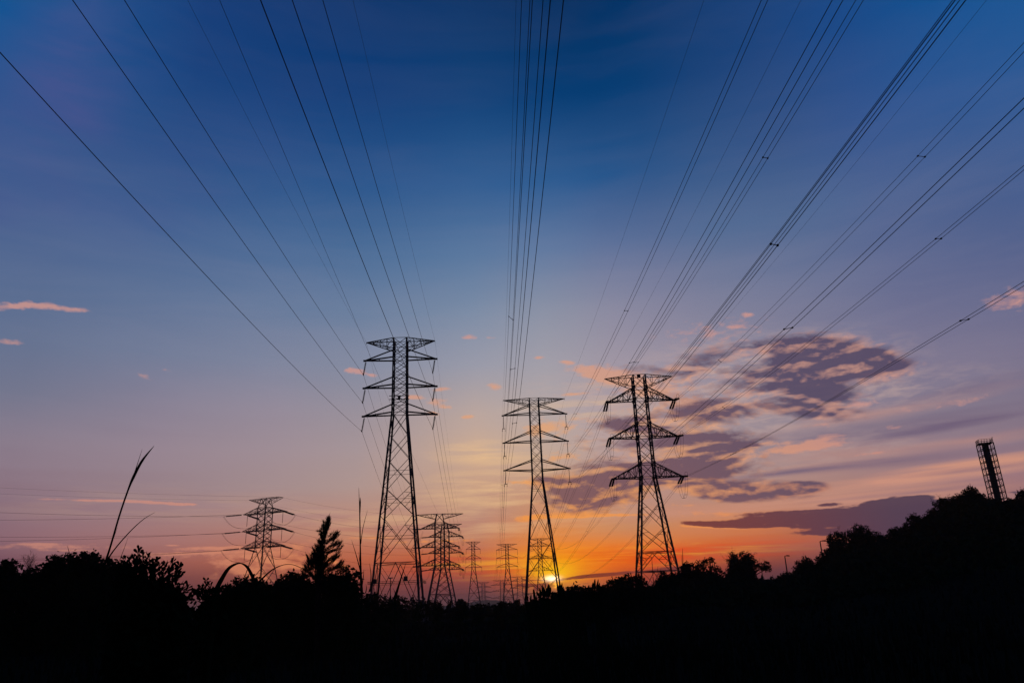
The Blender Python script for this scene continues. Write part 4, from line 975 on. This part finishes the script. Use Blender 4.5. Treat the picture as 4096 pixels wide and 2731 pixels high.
# clear-sky colour, read off at columns of the view: (px, [(py, rgb)...])
TAB = [
 (110, [(0, (5, 85, 150)), (300, (48, 85, 145)), (700, (62, 88, 140)), (1100, (82, 102, 140)), (1500, (103, 112, 138)), (1800, (134, 117, 132)), (2100, (140, 108, 120)), (2200, (138, 94, 104)), (2280, (98, 64, 82)), (2400, (80, 48, 60)), (2500, (60, 40, 50))]),
 (900, [(0, (20, 55, 115)), (500, (22, 68, 128)), (850, (52, 90, 142)), (1100, (82, 107, 146)), (1400, (112, 122, 150)), (1700, (146, 130, 146)), (2000, (158, 134, 138)), (2130, (178, 124, 116)), (2230, (180, 104, 84)), (2330, (120, 66, 64)), (2430, (90, 50, 52)), (2480, (70, 42, 46))]),
 (1500, [(0, (14, 52, 105)), (400, (12, 62, 122)), (800, (45, 88, 142)), (1100, (82, 112, 150)), (1400, (118, 130, 155)), (1700, (154, 142, 150)), (1950, (176, 148, 142)), (2130, (192, 125, 96)), (2250, (190, 95, 62)), (2330, (140, 62, 52)), (2400, (98, 52, 58)), (2450, (80, 45, 50))]),
 (1900, [(0, (10, 48, 98)), (300, (6, 58, 114)), (700, (36, 86, 142)), (1000, (84, 114, 154)), (1300, (122, 136, 160)), (1500, (152, 150, 164)), (1700, (188, 162, 150)), (1850, (204, 166, 138)), (2000, (190, 146, 128)), (2110, (186, 130, 110)), (2190, (194, 112, 78)), (2240, (198, 88, 44)), (2300, (160, 62, 42)), (2350, (106, 52, 54)), (2410, (92, 50, 56)), (2450, (75, 45, 50))]),
 (2200, [(0, (6, 42, 88)), (350, (0, 58, 114)), (700, (34, 86, 142)), (1000, (92, 116, 155)), (1300, (142, 144, 160)), (1550, (164, 156, 164)), (1750, (184, 164, 154)), (1900, (194, 156, 134)), (2050, (205, 140, 100)), (2150, (235, 135, 45)), (2220, (248, 142, 12)), (2290, (248, 135, 4)), (2325, (200, 66, 18)), (2350, (130, 48, 42)), (2420, (100, 45, 45))]),
 (2500, [(0, (2, 45, 95)), (400, (2, 62, 118)), (700, (36, 82, 136)), (1000, (92, 108, 148)), (1300, (140, 134, 154)), (1550, (160, 146, 158)), (1800, (172, 146, 148)), (2000, (186, 140, 126)), (2120, (206, 134, 84)), (2190, (240, 126, 28)), (2250, (232, 96, 14)), (2300, (170, 54, 28)), (2380, (100, 45, 50)), (2420, (80, 40, 45))]),
 (3030, [(0, (5, 60, 120)), (500, (46, 78, 132)), (900, (78, 104, 144)), (1200, (114, 118, 146)), (1500, (140, 130, 146)), (1850, (158, 138, 142)), (2000, (182, 132, 112)), (2110, (218, 128, 74)), (2190, (192, 90, 56)), (2270, (122, 60, 60)), (2330, (78, 45, 55)), (2400, (65, 40, 48))]),
 (3500, [(0, (12, 72, 138)), (400, (48, 84, 146)), (800, (74, 96, 142)), (1200, (102, 106, 140)), (1500, (124, 115, 138)), (1750, (132, 117, 132)), (1950, (175, 128, 118)), (2060, (165, 105, 98)), (2150, (150, 85, 75)), (2230, (90, 58, 70)), (2350, (70, 45, 55))]),
 (3980, [(0, (25, 88, 152)), (300, (40, 88, 150)), (700, (64, 90, 140)), (1100, (90, 98, 136)), (1400, (112, 106, 133)), (1700, (124, 110, 127)), (1900, (150, 112, 122)), (2000, (165, 118, 112)), (2150, (120, 80, 90)), (2350, (75, 50, 60))])]
def tabcol(px, py):
    cols = []
    for (x, L) in TAB:
        ys = [l[0] for l in L]; cols.append([float(np.interp(py, ys, [lin(l[1])[k] for l in L])) for k in range(3)])
    xs = [t[0] for t in TAB]; g_ = float(np.interp(py, [500, 800, 1300, 1800, 2100], [1, 1.07, 1.13, 1.09, 1]))
    return tuple(float(np.interp(px, xs, [c[k] for c in cols]))*g_*(1.0, 1.01, .985)[k] for k in range(3))
def dirv(a, e): return V3((math.sin(R(a))*math.cos(R(e)), math.cos(R(a))*math.cos(R(e)), math.sin(R(e))))
EMAX = 46.0; ELS = [-2, 0, .8, 1.6, 2.6, 3.6, 5, 6.6, 8.6, 11, 14, 17.5, 21.5, 26, 31, 37, 46]
def tpos(e): return math.sqrt(max(0, (e+2)/(EMAX+2)))
tE = math_('SQRT', math_('MAXIMUM', math_('DIVIDE', math_('ADD', EL, 2.0), EMAX+2), 0.0))
AZS = [-60, -44, -34, -26, -18, -12, -7, -3, 0, 2.5, 5, 8, 12, 17, 23, 29, 36, 46, 60]
prev = None
for i, a in enumerate(AZS):
    rp = N('ShaderNodeValToRGB'); cr_ = rp.color_ramp; cr_.interpolation = 'LINEAR'
    for k, e in enumerate(ELS):
        q = dirv(a, e); d = q.dot(fw)
        px, py = (CX+F_PX*q.dot(rt)/d, CY-F_PX*q.dot(up)/d) if d > .15 else (110 if a < 0 else 3980, 0)
        c = tabcol(min(max(px, -400), 4500), min(max(py, -100), 2600))
        if k == 0: el_ = cr_.elements[0]; el_.position = 0
        elif k == 1: el_ = cr_.elements[1]; el_.position = tpos(e)
        else: el_ = cr_.elements.new(tpos(e))
        el_.color = (*c, 1)
    LK(tE, rp.inputs['Fac'])
    if prev is None: prev = rp.outputs['Color']
    else: prev = mix(maprange(AZ, AZS[i-1], a), prev, rp.outputs['Color'])
back = N('ShaderNodeValToRGB'); b_ = back.color_ramp
b_.elements[0].position = 0; b_.elements[0].color = (.010, .011, .022, 1); b_.elements[1].position = 1; b_.elements[1].color = (.004, .022, .075, 1)
e_ = b_.elements.new(.5); e_.color = (.030, .035, .085, 1)
LK(tE, back.inputs['Fac'])
sky = mix(maprange(math_('ABSOLUTE', AZ), 58, 115, smooth=True), prev, back.outputs['Color'])

def ell(px, py, a, b, rot):
    "gradient blob: mapping node whose space is the unit circle of the blob"
    u0_, v0_ = azel(px, py); r_ = R(rot)
    u1, v1 = azel(px+a*math.cos(r_), py-a*math.sin(r_)); A_ = math.hypot(u1-u0_, v1-v0_); ph = math.atan2(v1-v0_, u1-u0_)
    u2, v2 = azel(px+b*math.sin(r_), py+b*math.cos(r_)); B_ = abs(-(u2-u0_)*math.sin(ph)+(v2-v0_)*math.cos(ph))
    m = N('ShaderNodeMapping'); m.vector_type = 'TEXTURE'; LK(UV, m.inputs[0])
    m.inputs['Location'].default_value = (u0_, v0_, 0); m.inputs['Rotation'].default_value = (0, 0, ph); m.inputs['Scale'].default_value = (A_, max(B_, .02), 1)
    g_ = N('ShaderNodeTexGradient'); g_.gradient_type = 'SPHERICAL'; LK(m.outputs[0], g_.inputs[0]); return g_.outputs['Fac']
def blobs(L):
    acc = None
    for (x, y, a, b, rot, wgt) in L:
        e = ell(x*1.7415, y*1.7415, a*1.7415, b*1.7415, rot)
        acc = math_('MULTIPLY', e, wgt) if acc is None else math_('MULTIPLY_ADD', e, wgt, acc)
    return acc
def noise(scale, rot, dens, detail=7, rough=.58, dist=.4, off=(0, 0, 0)):
    m = N('ShaderNodeMapping'); LK(UV, m.inputs[0]); m.inputs['Rotation'].default_value = (0, 0, R(rot)); m.inputs['Scale'].default_value = scale; m.inputs['Location'].default_value = off
    n = N('ShaderNodeTexNoise'); n.inputs['Scale'].default_value = dens; n.inputs['Detail'].default_value = detail; n.inputs['Roughness'].default_value = rough; n.inputs['Distortion'].default_value = dist
    LK(m.outputs[0], n.inputs['Vector']); return n.outputs['Fac']
# soft high veils: purple sweep top left, pink streak bands right
veil = blobs([(160, 130, 170, 340, -22, .75), (80, 330, 260, 170, 30, .6), (240, 60, 190, 200, -20, .45), (420, 420, 420, 160, 30, .3), (40, 480, 220, 80, 0, .5)])
nv = noise((.05, .16, 1), -30, 1.0, 5)
sky = mix(math_('MULTIPLY', veil, maprange(nv, .36, .62), clamp=True), sky, lin((74, 84, 142)))
# faint cirrus texture over everything
nc_ = noise((.045, .30, 1), -12, 1.0, 7, .6, .6, (4, 9, 0)); nd_ = noise((.10, .10, 1), 25, 1.0, 4, .5, .5, (1, 2, 0))
sky = mix(math_('MULTIPLY', maprange(nc_, .42, .70, 0, .20), maprange(EL, 14, 34, 1, .22)), sky, mix(.5, sky, lin((170, 160, 175))))
sky = mix(maprange(nd_, .35, .65, .05, 0), sky, mix(.35, sky, (.0, .0, .01)))
st = blobs([(2050, 1105, 520, 18, 7, 1.8), (2250, 1062, 330, 16, 8, 1.8), (1960, 1150, 420, 26, 6, 1.2), (1800, 1070, 420, 40, 9, .6), (2250, 1010, 300, 20, 9, .5), (1650, 1170, 360, 26, 5, .8), (1990, 955, 420, 26, 12, .45)])
ns = noise((.05, .9, 1), -7, 1.0, 6, .55, .2)
sky = mix(math_('MULTIPLY', st, maprange(ns, .38, .58, .2, 1), clamp=True), sky, lin((204, 146, 126)))
w3 = blobs([(1750, 850, 420, 110, 6, .9), (1600, 980, 380, 90, 5, .8), (2050, 900, 330, 60, 9, .5), (1400, 900, 300, 60, 4, .5), (1950, 1020, 300, 50, 8, .4)])
n3 = noise((.45, 1.7, 1), -9, 1.0, 7, .62, .3, (2, 8, 0))
sky = mix(math_('MULTIPLY', w3, maprange(n3, .43, .62, 0, .9), clamp=True), sky, lin((198, 168, 160)))
db = blobs([(2150, 985, 330, 14, 11, .8), (1800, 1085, 260, 9, 8, .6), (2280, 880, 240, 26, 13, .5), (2050, 1060, 420, 16, 7, .9), (2250, 1075, 260, 9, 7, .9), (1950, 1000, 460, 30, 9, .7), (2200, 960, 300, 24, 10, .5), (2100, 1130, 330, 8, 6, .6)])
sky = mix(math_('MULTIPLY', db, maprange(ns, .4, .6, 1, .35), clamp=True), sky, lin((108, 92, 118)))
st2 = blobs([(1150, 1120, 230, 60, 4, .9), (1120, 1040, 160, 40, 0, .8), (1350, 930, 220, 60, 8, .5), (400, 1160, 520, 60, 0, .15), (1050, 1200, 500, 60, 2, .5)])
ns2 = noise((.12, 1.3, 1), 3, 1.0, 6, .6, .3)
sky = mix(math_('MULTIPLY', st2, maprange(ns2, .42, .62), clamp=True), sky, lin((238, 194, 142)))
rs_ = blobs([(1380, 1285, 330, 40, 4, 1.0), (1100, 1300, 260, 40, 0, .7), (1650, 1262, 300, 34, 3, .6)]); nr_ = noise((.09, 1.5, 1), 4, 1.0, 7, .6, .4, (2, 2, 0))
sky = mix(math_('MULTIPLY', rs_, maprange(nr_, .44, .62), clamp=True), sky, lin((226, 66, 14)))
sky = mix(math_('MULTIPLY', rs_, maprange(nr_, .50, .36, 0, .8), clamp=True), sky, lin((255, 172, 50)))
# broad glow round the sun
du = math_('SUBTRACT', AZ, SUN_AZ); dv = math_('SUBTRACT', EL, SUN_EL)
def gauss(su, sv, u=0., v=0.):
    a = math_('DIVIDE', math_('SUBTRACT', du, u), su); b = math_('DIVIDE', math_('SUBTRACT', dv, v), sv)
    return math_('EXPONENT', math_('MULTIPLY', math_('ADD', math_('MULTIPLY', a, a), math_('MULTIPLY', b, b)), -1.0))
ng = noise((.25, 1.6, 1), 6, 1.0, 6, .6, .3, (7, 3, 0))
sky = mix(math_('MULTIPLY', gauss(4.0, 1.5, 1.1, .75), maprange(ng, .3, .6, .4, .8)), sky, lin((250, 130, 0)))
sky = mix(math_('MULTIPLY', gauss(1.9, .95, .15, .65), maprange(ng, .28, .6, .6, 1.0)), sky, lin((255, 188, 0)))
# clouds
DARK = [(1930, 822, 190, 36, -6, .9), (1860, 850, 120, 26, 4, .5), (1560, 960, 260, 90, 6, .42), (1800, 800, 260, 70, 4, .35), (1950, 900, 240, 60, 8, .35), (1700, 1085, 220, 40, 8, .4), (1330, 1030, 160, 60, 4, .35), (1925, 820, 230, 62, -5, 1.25), (1820, 860, 190, 50, 4, .9), (1640, 815, 130, 42, 8, .6), (1620, 880, 190, 50, 2, .45), (1500, 848, 190, 26, -3, .55), (1850, 905, 150, 55, 8, .75), (1890, 950, 150, 28, -2, .85),
        (1660, 945, 140, 34, 4, .9), (1600, 1010, 230, 42, 4, .85), (1440, 975, 120, 26, -4, .8), (1640, 1045, 190, 34, 8, .8), (1450, 1095, 260, 62, 6, 1.1), (1360, 1150, 170, 40, 2, 1.15), (1270, 1110, 130, 26, 0, .8), (1600, 1080, 200, 30, 8, .6),
        (1750, 1128, 190, 32, 2, 1.3), (1640, 1130, 110, 28, -2, 1.0), (1830, 1120, 90, 18, 4, 1.0)]
BANK = [(1740, 1200, 210, 15, 2, 1.2), (1880, 1190, 280, 26, 5, 1.3), (2010, 1185, 240, 40, 6, 1.3), (2150, 1190, 200, 60, 8, 1.5), (2060, 1151, 95, 16, 6, 1.5), (2110, 1143, 60, 9, 8, 1.0), (1905, 1158, 50, 7, 6, 1.2), (2060, 1215, 200, 26, 6, 1.2), (1930, 1221, 170, 11, 2, 1.2), (2340, 1130, 60, 10, 3, .8), (1640, 1203, 130, 8, -3, .9), (1790, 1178, 170, 10, 3, .8),
        (1350, 1323, 130, 6, 6, .95), (1480, 1312, 240, 9, 5, .8), (1230, 1332, 80, 4, 0, .8), (1420, 1335, 160, 8, 4, .55), (1245, 1345, 34, 9, 25, 1.5), (1210, 1343, 60, 7, 0, 1.0)]
PEACH = [(1410, 868, 90, 16, -10, 1.0), (1240, 985, 70, 16, 10, .8), (1290, 1050, 80, 20, 5, .7), (1570, 920, 70, 14, 6, .7), (1500, 900, 90, 16, 0, .8), (1740, 930, 60, 12, 8, .6), (1890, 1010, 90, 9, 8, .6), (2010, 1040, 90, 7, 8, .5), (1650, 1100, 80, 8, 0, .6), (1880, 975, 60, 10, 0, .5), (1560, 1160, 60, 7, 0, .6), (1850, 1028, 130, 12, 6, .8), (1760, 1018, 80, 8, 4, .7), (1590, 930, 60, 10, 0, .5), (2060, 980, 40, 8, 6, .6), (1900, 1000, 60, 7, 4, .5), (1700, 1052, 90, 8, 4, .6), (1960, 930, 70, 8, 6, .6), (1740, 1145, 140, 6, 0, .7), (1700, 905, 110, 14, 4, .6), (2000, 860, 120, 12, -4, .6), (1330, 1185, 100, 6, 2, 1.0), (1440, 1182, 90, 6, 2, .9), (1640, 1210, 120, 5, -2, 1.1), (995, 948, 24, 10, 0, .7), (1025, 935, 24, 8, 0, .7), (945, 910, 30, 9, 0, .6), (815, 851, 36, 10, -3, 1.2), (850, 861, 26, 6, -6, .9), (40, 702, 90, 15, 3, 1.0), (130, 707, 95, 11, -5, 1.0), (20, 786, 60, 12, 0, .7), (1005, 925, 40, 16, 0, .8), (955, 912, 30, 8, 0, .7), (1015, 893, 36, 9, 0, .8), (1080, 774, 26, 8, 0, .9), (1127, 776, 18, 6, 0, .6),
         (1134, 888, 26, 12, 0, .8), (1076, 957, 24, 7, 0, .8), (1232, 821, 26, 6, 0, .8), (1300, 831, 24, 8, -6, .9), (1320, 905, 60, 6, 2, .6), (1380, 855, 110, 26, -8, 1.0), (1480, 880, 190, 40, 0, .7), (230, 1149, 180, 5, -1, 1.0), (370, 1155, 130, 5, -3, 1.0), (428, 1157, 44, 4, 2, 1.0), (90, 1249, 70, 5, 0, .8), (160, 1264, 90, 4, 0, .7), (490, 1258, 110, 6, 2, .8), (400, 1252, 30, 3, 0, .7), (440, 1270, 170, 5, 2, .7), (556, 1308, 90, 18, -18, .9), (610, 1284, 70, 9, -8, .7), (770, 1292, 80, 9, -25, .7), (690, 1302, 90, 8, -8, .5), (860, 1235, 80, 5, 0, .6), (1010, 1242, 160, 5, 2, .6), (325, 861, 40, 10, -20, .5), (380, 849, 26, 9, 0, .45),
         (1200, 1108, 60, 8, 0, .8), (1215, 1190, 55, 10, 6, 1.0), (1270, 980, 90, 50, 10, .6), (1715, 722, 22, 8, 0, .9), (1690, 750, 30, 8, 0, .5), (2320, 690, 90, 44, 14, .65), (2200, 925, 120, 16, 12, .5), (1980, 925, 60, 20, 0, .4), (2090, 945, 50, 22, 0, .45),
         (1820, 1030, 170, 20, 8, .6), (1640, 760, 200, 50, 8, .35), (1560, 960, 300, 60, 6, .5), (640, 1290, 220, 60, 10, .55), (520, 1270, 260, 24, 4, .5), (120, 1255, 260, 12, 0, .6), (1650, 1180, 160, 12, 0, .6), (1320, 1180, 150, 12, 3, .9)]
md, mk, mp_ = blobs(DARK), blobs(BANK), blobs(PEACH)
n1 = noise((.19, .60, 1), -9, 1.0, 9, .6, .35)
n1b = noise((.19, .60, 1), -9, 1.0, 3, .5, .35, (.03, .20, 0))     # same field seen a little toward the sun
n1c = noise((.19, .60, 1), -9, 1.0, 3, .5, .35)
n2 = noise((1.1, 2.4, 1), -6, 1.0, 7, .6, .3, (3, 1, 0))
c1 = math_('SUBTRACT', n1, .5); c2 = math_('SUBTRACT', n2, .5)
nn = math_('MULTIPLY_ADD', c2, .6, c1)
dD = math_('MULTIPLY', math_('ADD', math_('MULTIPLY', nn, 2.6), math_('SUBTRACT', math_('MULTIPLY', md, 2.0), .42)), maprange(md, .0, .3, smooth=True))
np_ = math_('MULTIPLY_ADD', c2, 2.9, math_('MULTIPLY', c1, 1.5))
dP = math_('MULTIPLY', math_('ADD', np_, math_('SUBTRACT', math_('MULTIPLY', mp_, 1.7), .38)), maprange(mp_, 0., .3, smooth=True))
nk = noise((.25, 1.3, 1), -4, 1.0, 8, .6, .3, (9, 4, 0))
dK = math_('MULTIPLY', math_('ADD', math_('MULTIPLY', math_('SUBTRACT', math_('MULTIPLY_ADD', c2, .75, nk), .5), 2.6), math_('SUBTRACT', math_('MULTIPLY', mk, 1.9), .62)), maprange(mk, .0, .25, smooth=True))
dist = math_('SQRT', math_('ADD', math_('MULTIPLY', du, du), math_('MULTIPLY', math_('MULTIPLY', dv, dv), 1.6)))
farf = maprange(dist, 3, 24)
hi = mix(farf, lin((250, 178, 78)), lin((205, 150, 140)))
hi = mix(maprange(EL, 2, 12), mix(maprange(dist, 2, 30), lin((255, 140, 30)), lin((198, 128, 108))), hi)
lo = mix(farf, lin((130, 88, 90)), lin((84, 72, 98)))
lo = mix(maprange(EL, 1.5, 6), mix(maprange(dist, 8, 24), lin((138, 48, 24)), lin((76, 58, 78))), lo)
mid = mix(.5, hi, lo)
rel = maprange(math_('SUBTRACT', n1b, n1c), -.03, .08)
hi2 = mix(farf, lin((250, 184, 104)), lin((214, 156, 136)))
hi2 = mix(maprange(EL, 2, 12), mix(maprange(dist, 2, 30), lin((250, 145, 45)), lin((198, 118, 98))), hi2)
sky = mix(math_('MULTIPLY', maprange(dP, 0, .9), .8), sky, hi)
thick = maprange(dD, .05, 1.25)
litD = math_('ADD', math_('MULTIPLY', rel, .75), math_('ADD', math_('MULTIPLY', c2, 1.7), math_('MULTIPLY', math_('SUBTRACT', .5, thick), .5)), clamp=True)
sky = mix(math_('MULTIPLY', maprange(dD, 0, .95), .92), sky, mix(litD, lo, hi2))
thk = maprange(dK, .0, .45)
litK = math_('ADD', math_('MULTIPLY', c2, 1.2), math_('MULTIPLY', math_('SUBTRACT', .8, thk), .8), clamp=True)
sky = mix(math_('MULTIPLY', maprange(dK, 0, .8, smooth=True), .93), sky, mix(litK, mix(farf, lin((130, 50, 30)), lin((74, 58, 80))), hi2))
# the sun itself showing through two slots in the cloud
em = N('ShaderNodeVectorMath')
g1 = gauss(.50, .18, -.03, .16); g2 = gauss(.17, .17, .27, -.33); g3 = gauss(.9, .45, .1, .2)
def scaled(col, f, k): 
    n = N('ShaderNodeVectorMath'); n.operation = 'SCALE'; n.inputs[0].default_value = tuple(c*k for c in col); LK(f, n.inputs[3]); return n.outputs[0]
def add(a, b):
    n = N('ShaderNodeVectorMath'); n.operation = 'ADD'; LK(a, n.inputs[0]); LK(b, n.inputs[1]); return n.outputs[0]
tot = add(sky, scaled((1.0, .88, .6), g1, 1.9)); tot = add(tot, scaled((1.0, .5, .04), g2, 1.3)); tot = add(tot, scaled((1.0, .5, .0), g3, .2))
bg = N('ShaderNodeBackground'); LK(tot, bg.inputs['Color']); bg.inputs['Strength'].default_value = 1.0
# physical twilight sky underneath
ns_ = N('ShaderNodeTexSky'); ns_.sky_type = 'NISHITA'; ns_.sun_disc = False; ns_.sun_elevation = R(SUN_EL); ns_.sun_rotation = R(SUN_AZ); ns_.air_density = 1.5; ns_.dust_density = 2.5
bg2 = N('ShaderNodeBackground'); LK(ns_.outputs[0], bg2.inputs['Color']); bg2.inputs['Strength'].default_value = .0006
ad = N('ShaderNodeAddShader'); LK(bg.outputs[0], ad.inputs[0]); LK(bg2.outputs[0], ad.inputs[1])
wo = N('ShaderNodeOutputWorld'); LK(ad.outputs[0], wo.inputs['Surface'])
w.cycles.sampling_method = 'MANUAL'; w.cycles.sample_map_resolution = 256
# sun lamp, very low and dim
sd = bpy.data.lights.new('sun', 'SUN'); sd.energy = .5; sd.angle = R(.5); sd.color = (1, .5, .18)
so = bpy.data.objects.new('sun', sd); COL.objects.link(so)
so.rotation_euler = (-dirv(SUN_AZ, SUN_EL)).to_track_quat('-Z', 'Y').to_euler()
sc.view_settings.view_transform = 'Standard'; sc.view_settings.look = 'None'; sc.view_settings.exposure = 0; sc.view_settings.gamma = 1
sc.cycles.max_bounces = 3; sc.cycles.diffuse_bounces = 1; sc.cycles.glossy_bounces = 1; sc.cycles.transparent_max_bounces = 2

# thin evening air over the whole field
hzm = bpy.data.materials.new('haze_air'); hzm.use_nodes = True; hn = hzm.node_tree; hn.nodes.clear()
pv = hn.nodes.new('ShaderNodeVolumePrincipled'); pv.inputs['Color'].default_value = (.8, .74, .74, 1); pv.inputs['Density'].default_value = .00014; pv.inputs['Anisotropy'].default_value = .3
ho = hn.nodes.new('ShaderNodeOutputMaterial'); hn.links.new(pv.outputs[0], ho.inputs['Volume'])
m = MB(); m.box((0, 1700, 15), 9000, 4600, 62); hz = m.build('haze', hzm, None, (0, 1700, 15)); tag(hz, 'thin evening haze lying over the field toward the horizon', None, None, 'stuff')
sc.cycles.volume_bounces = 0
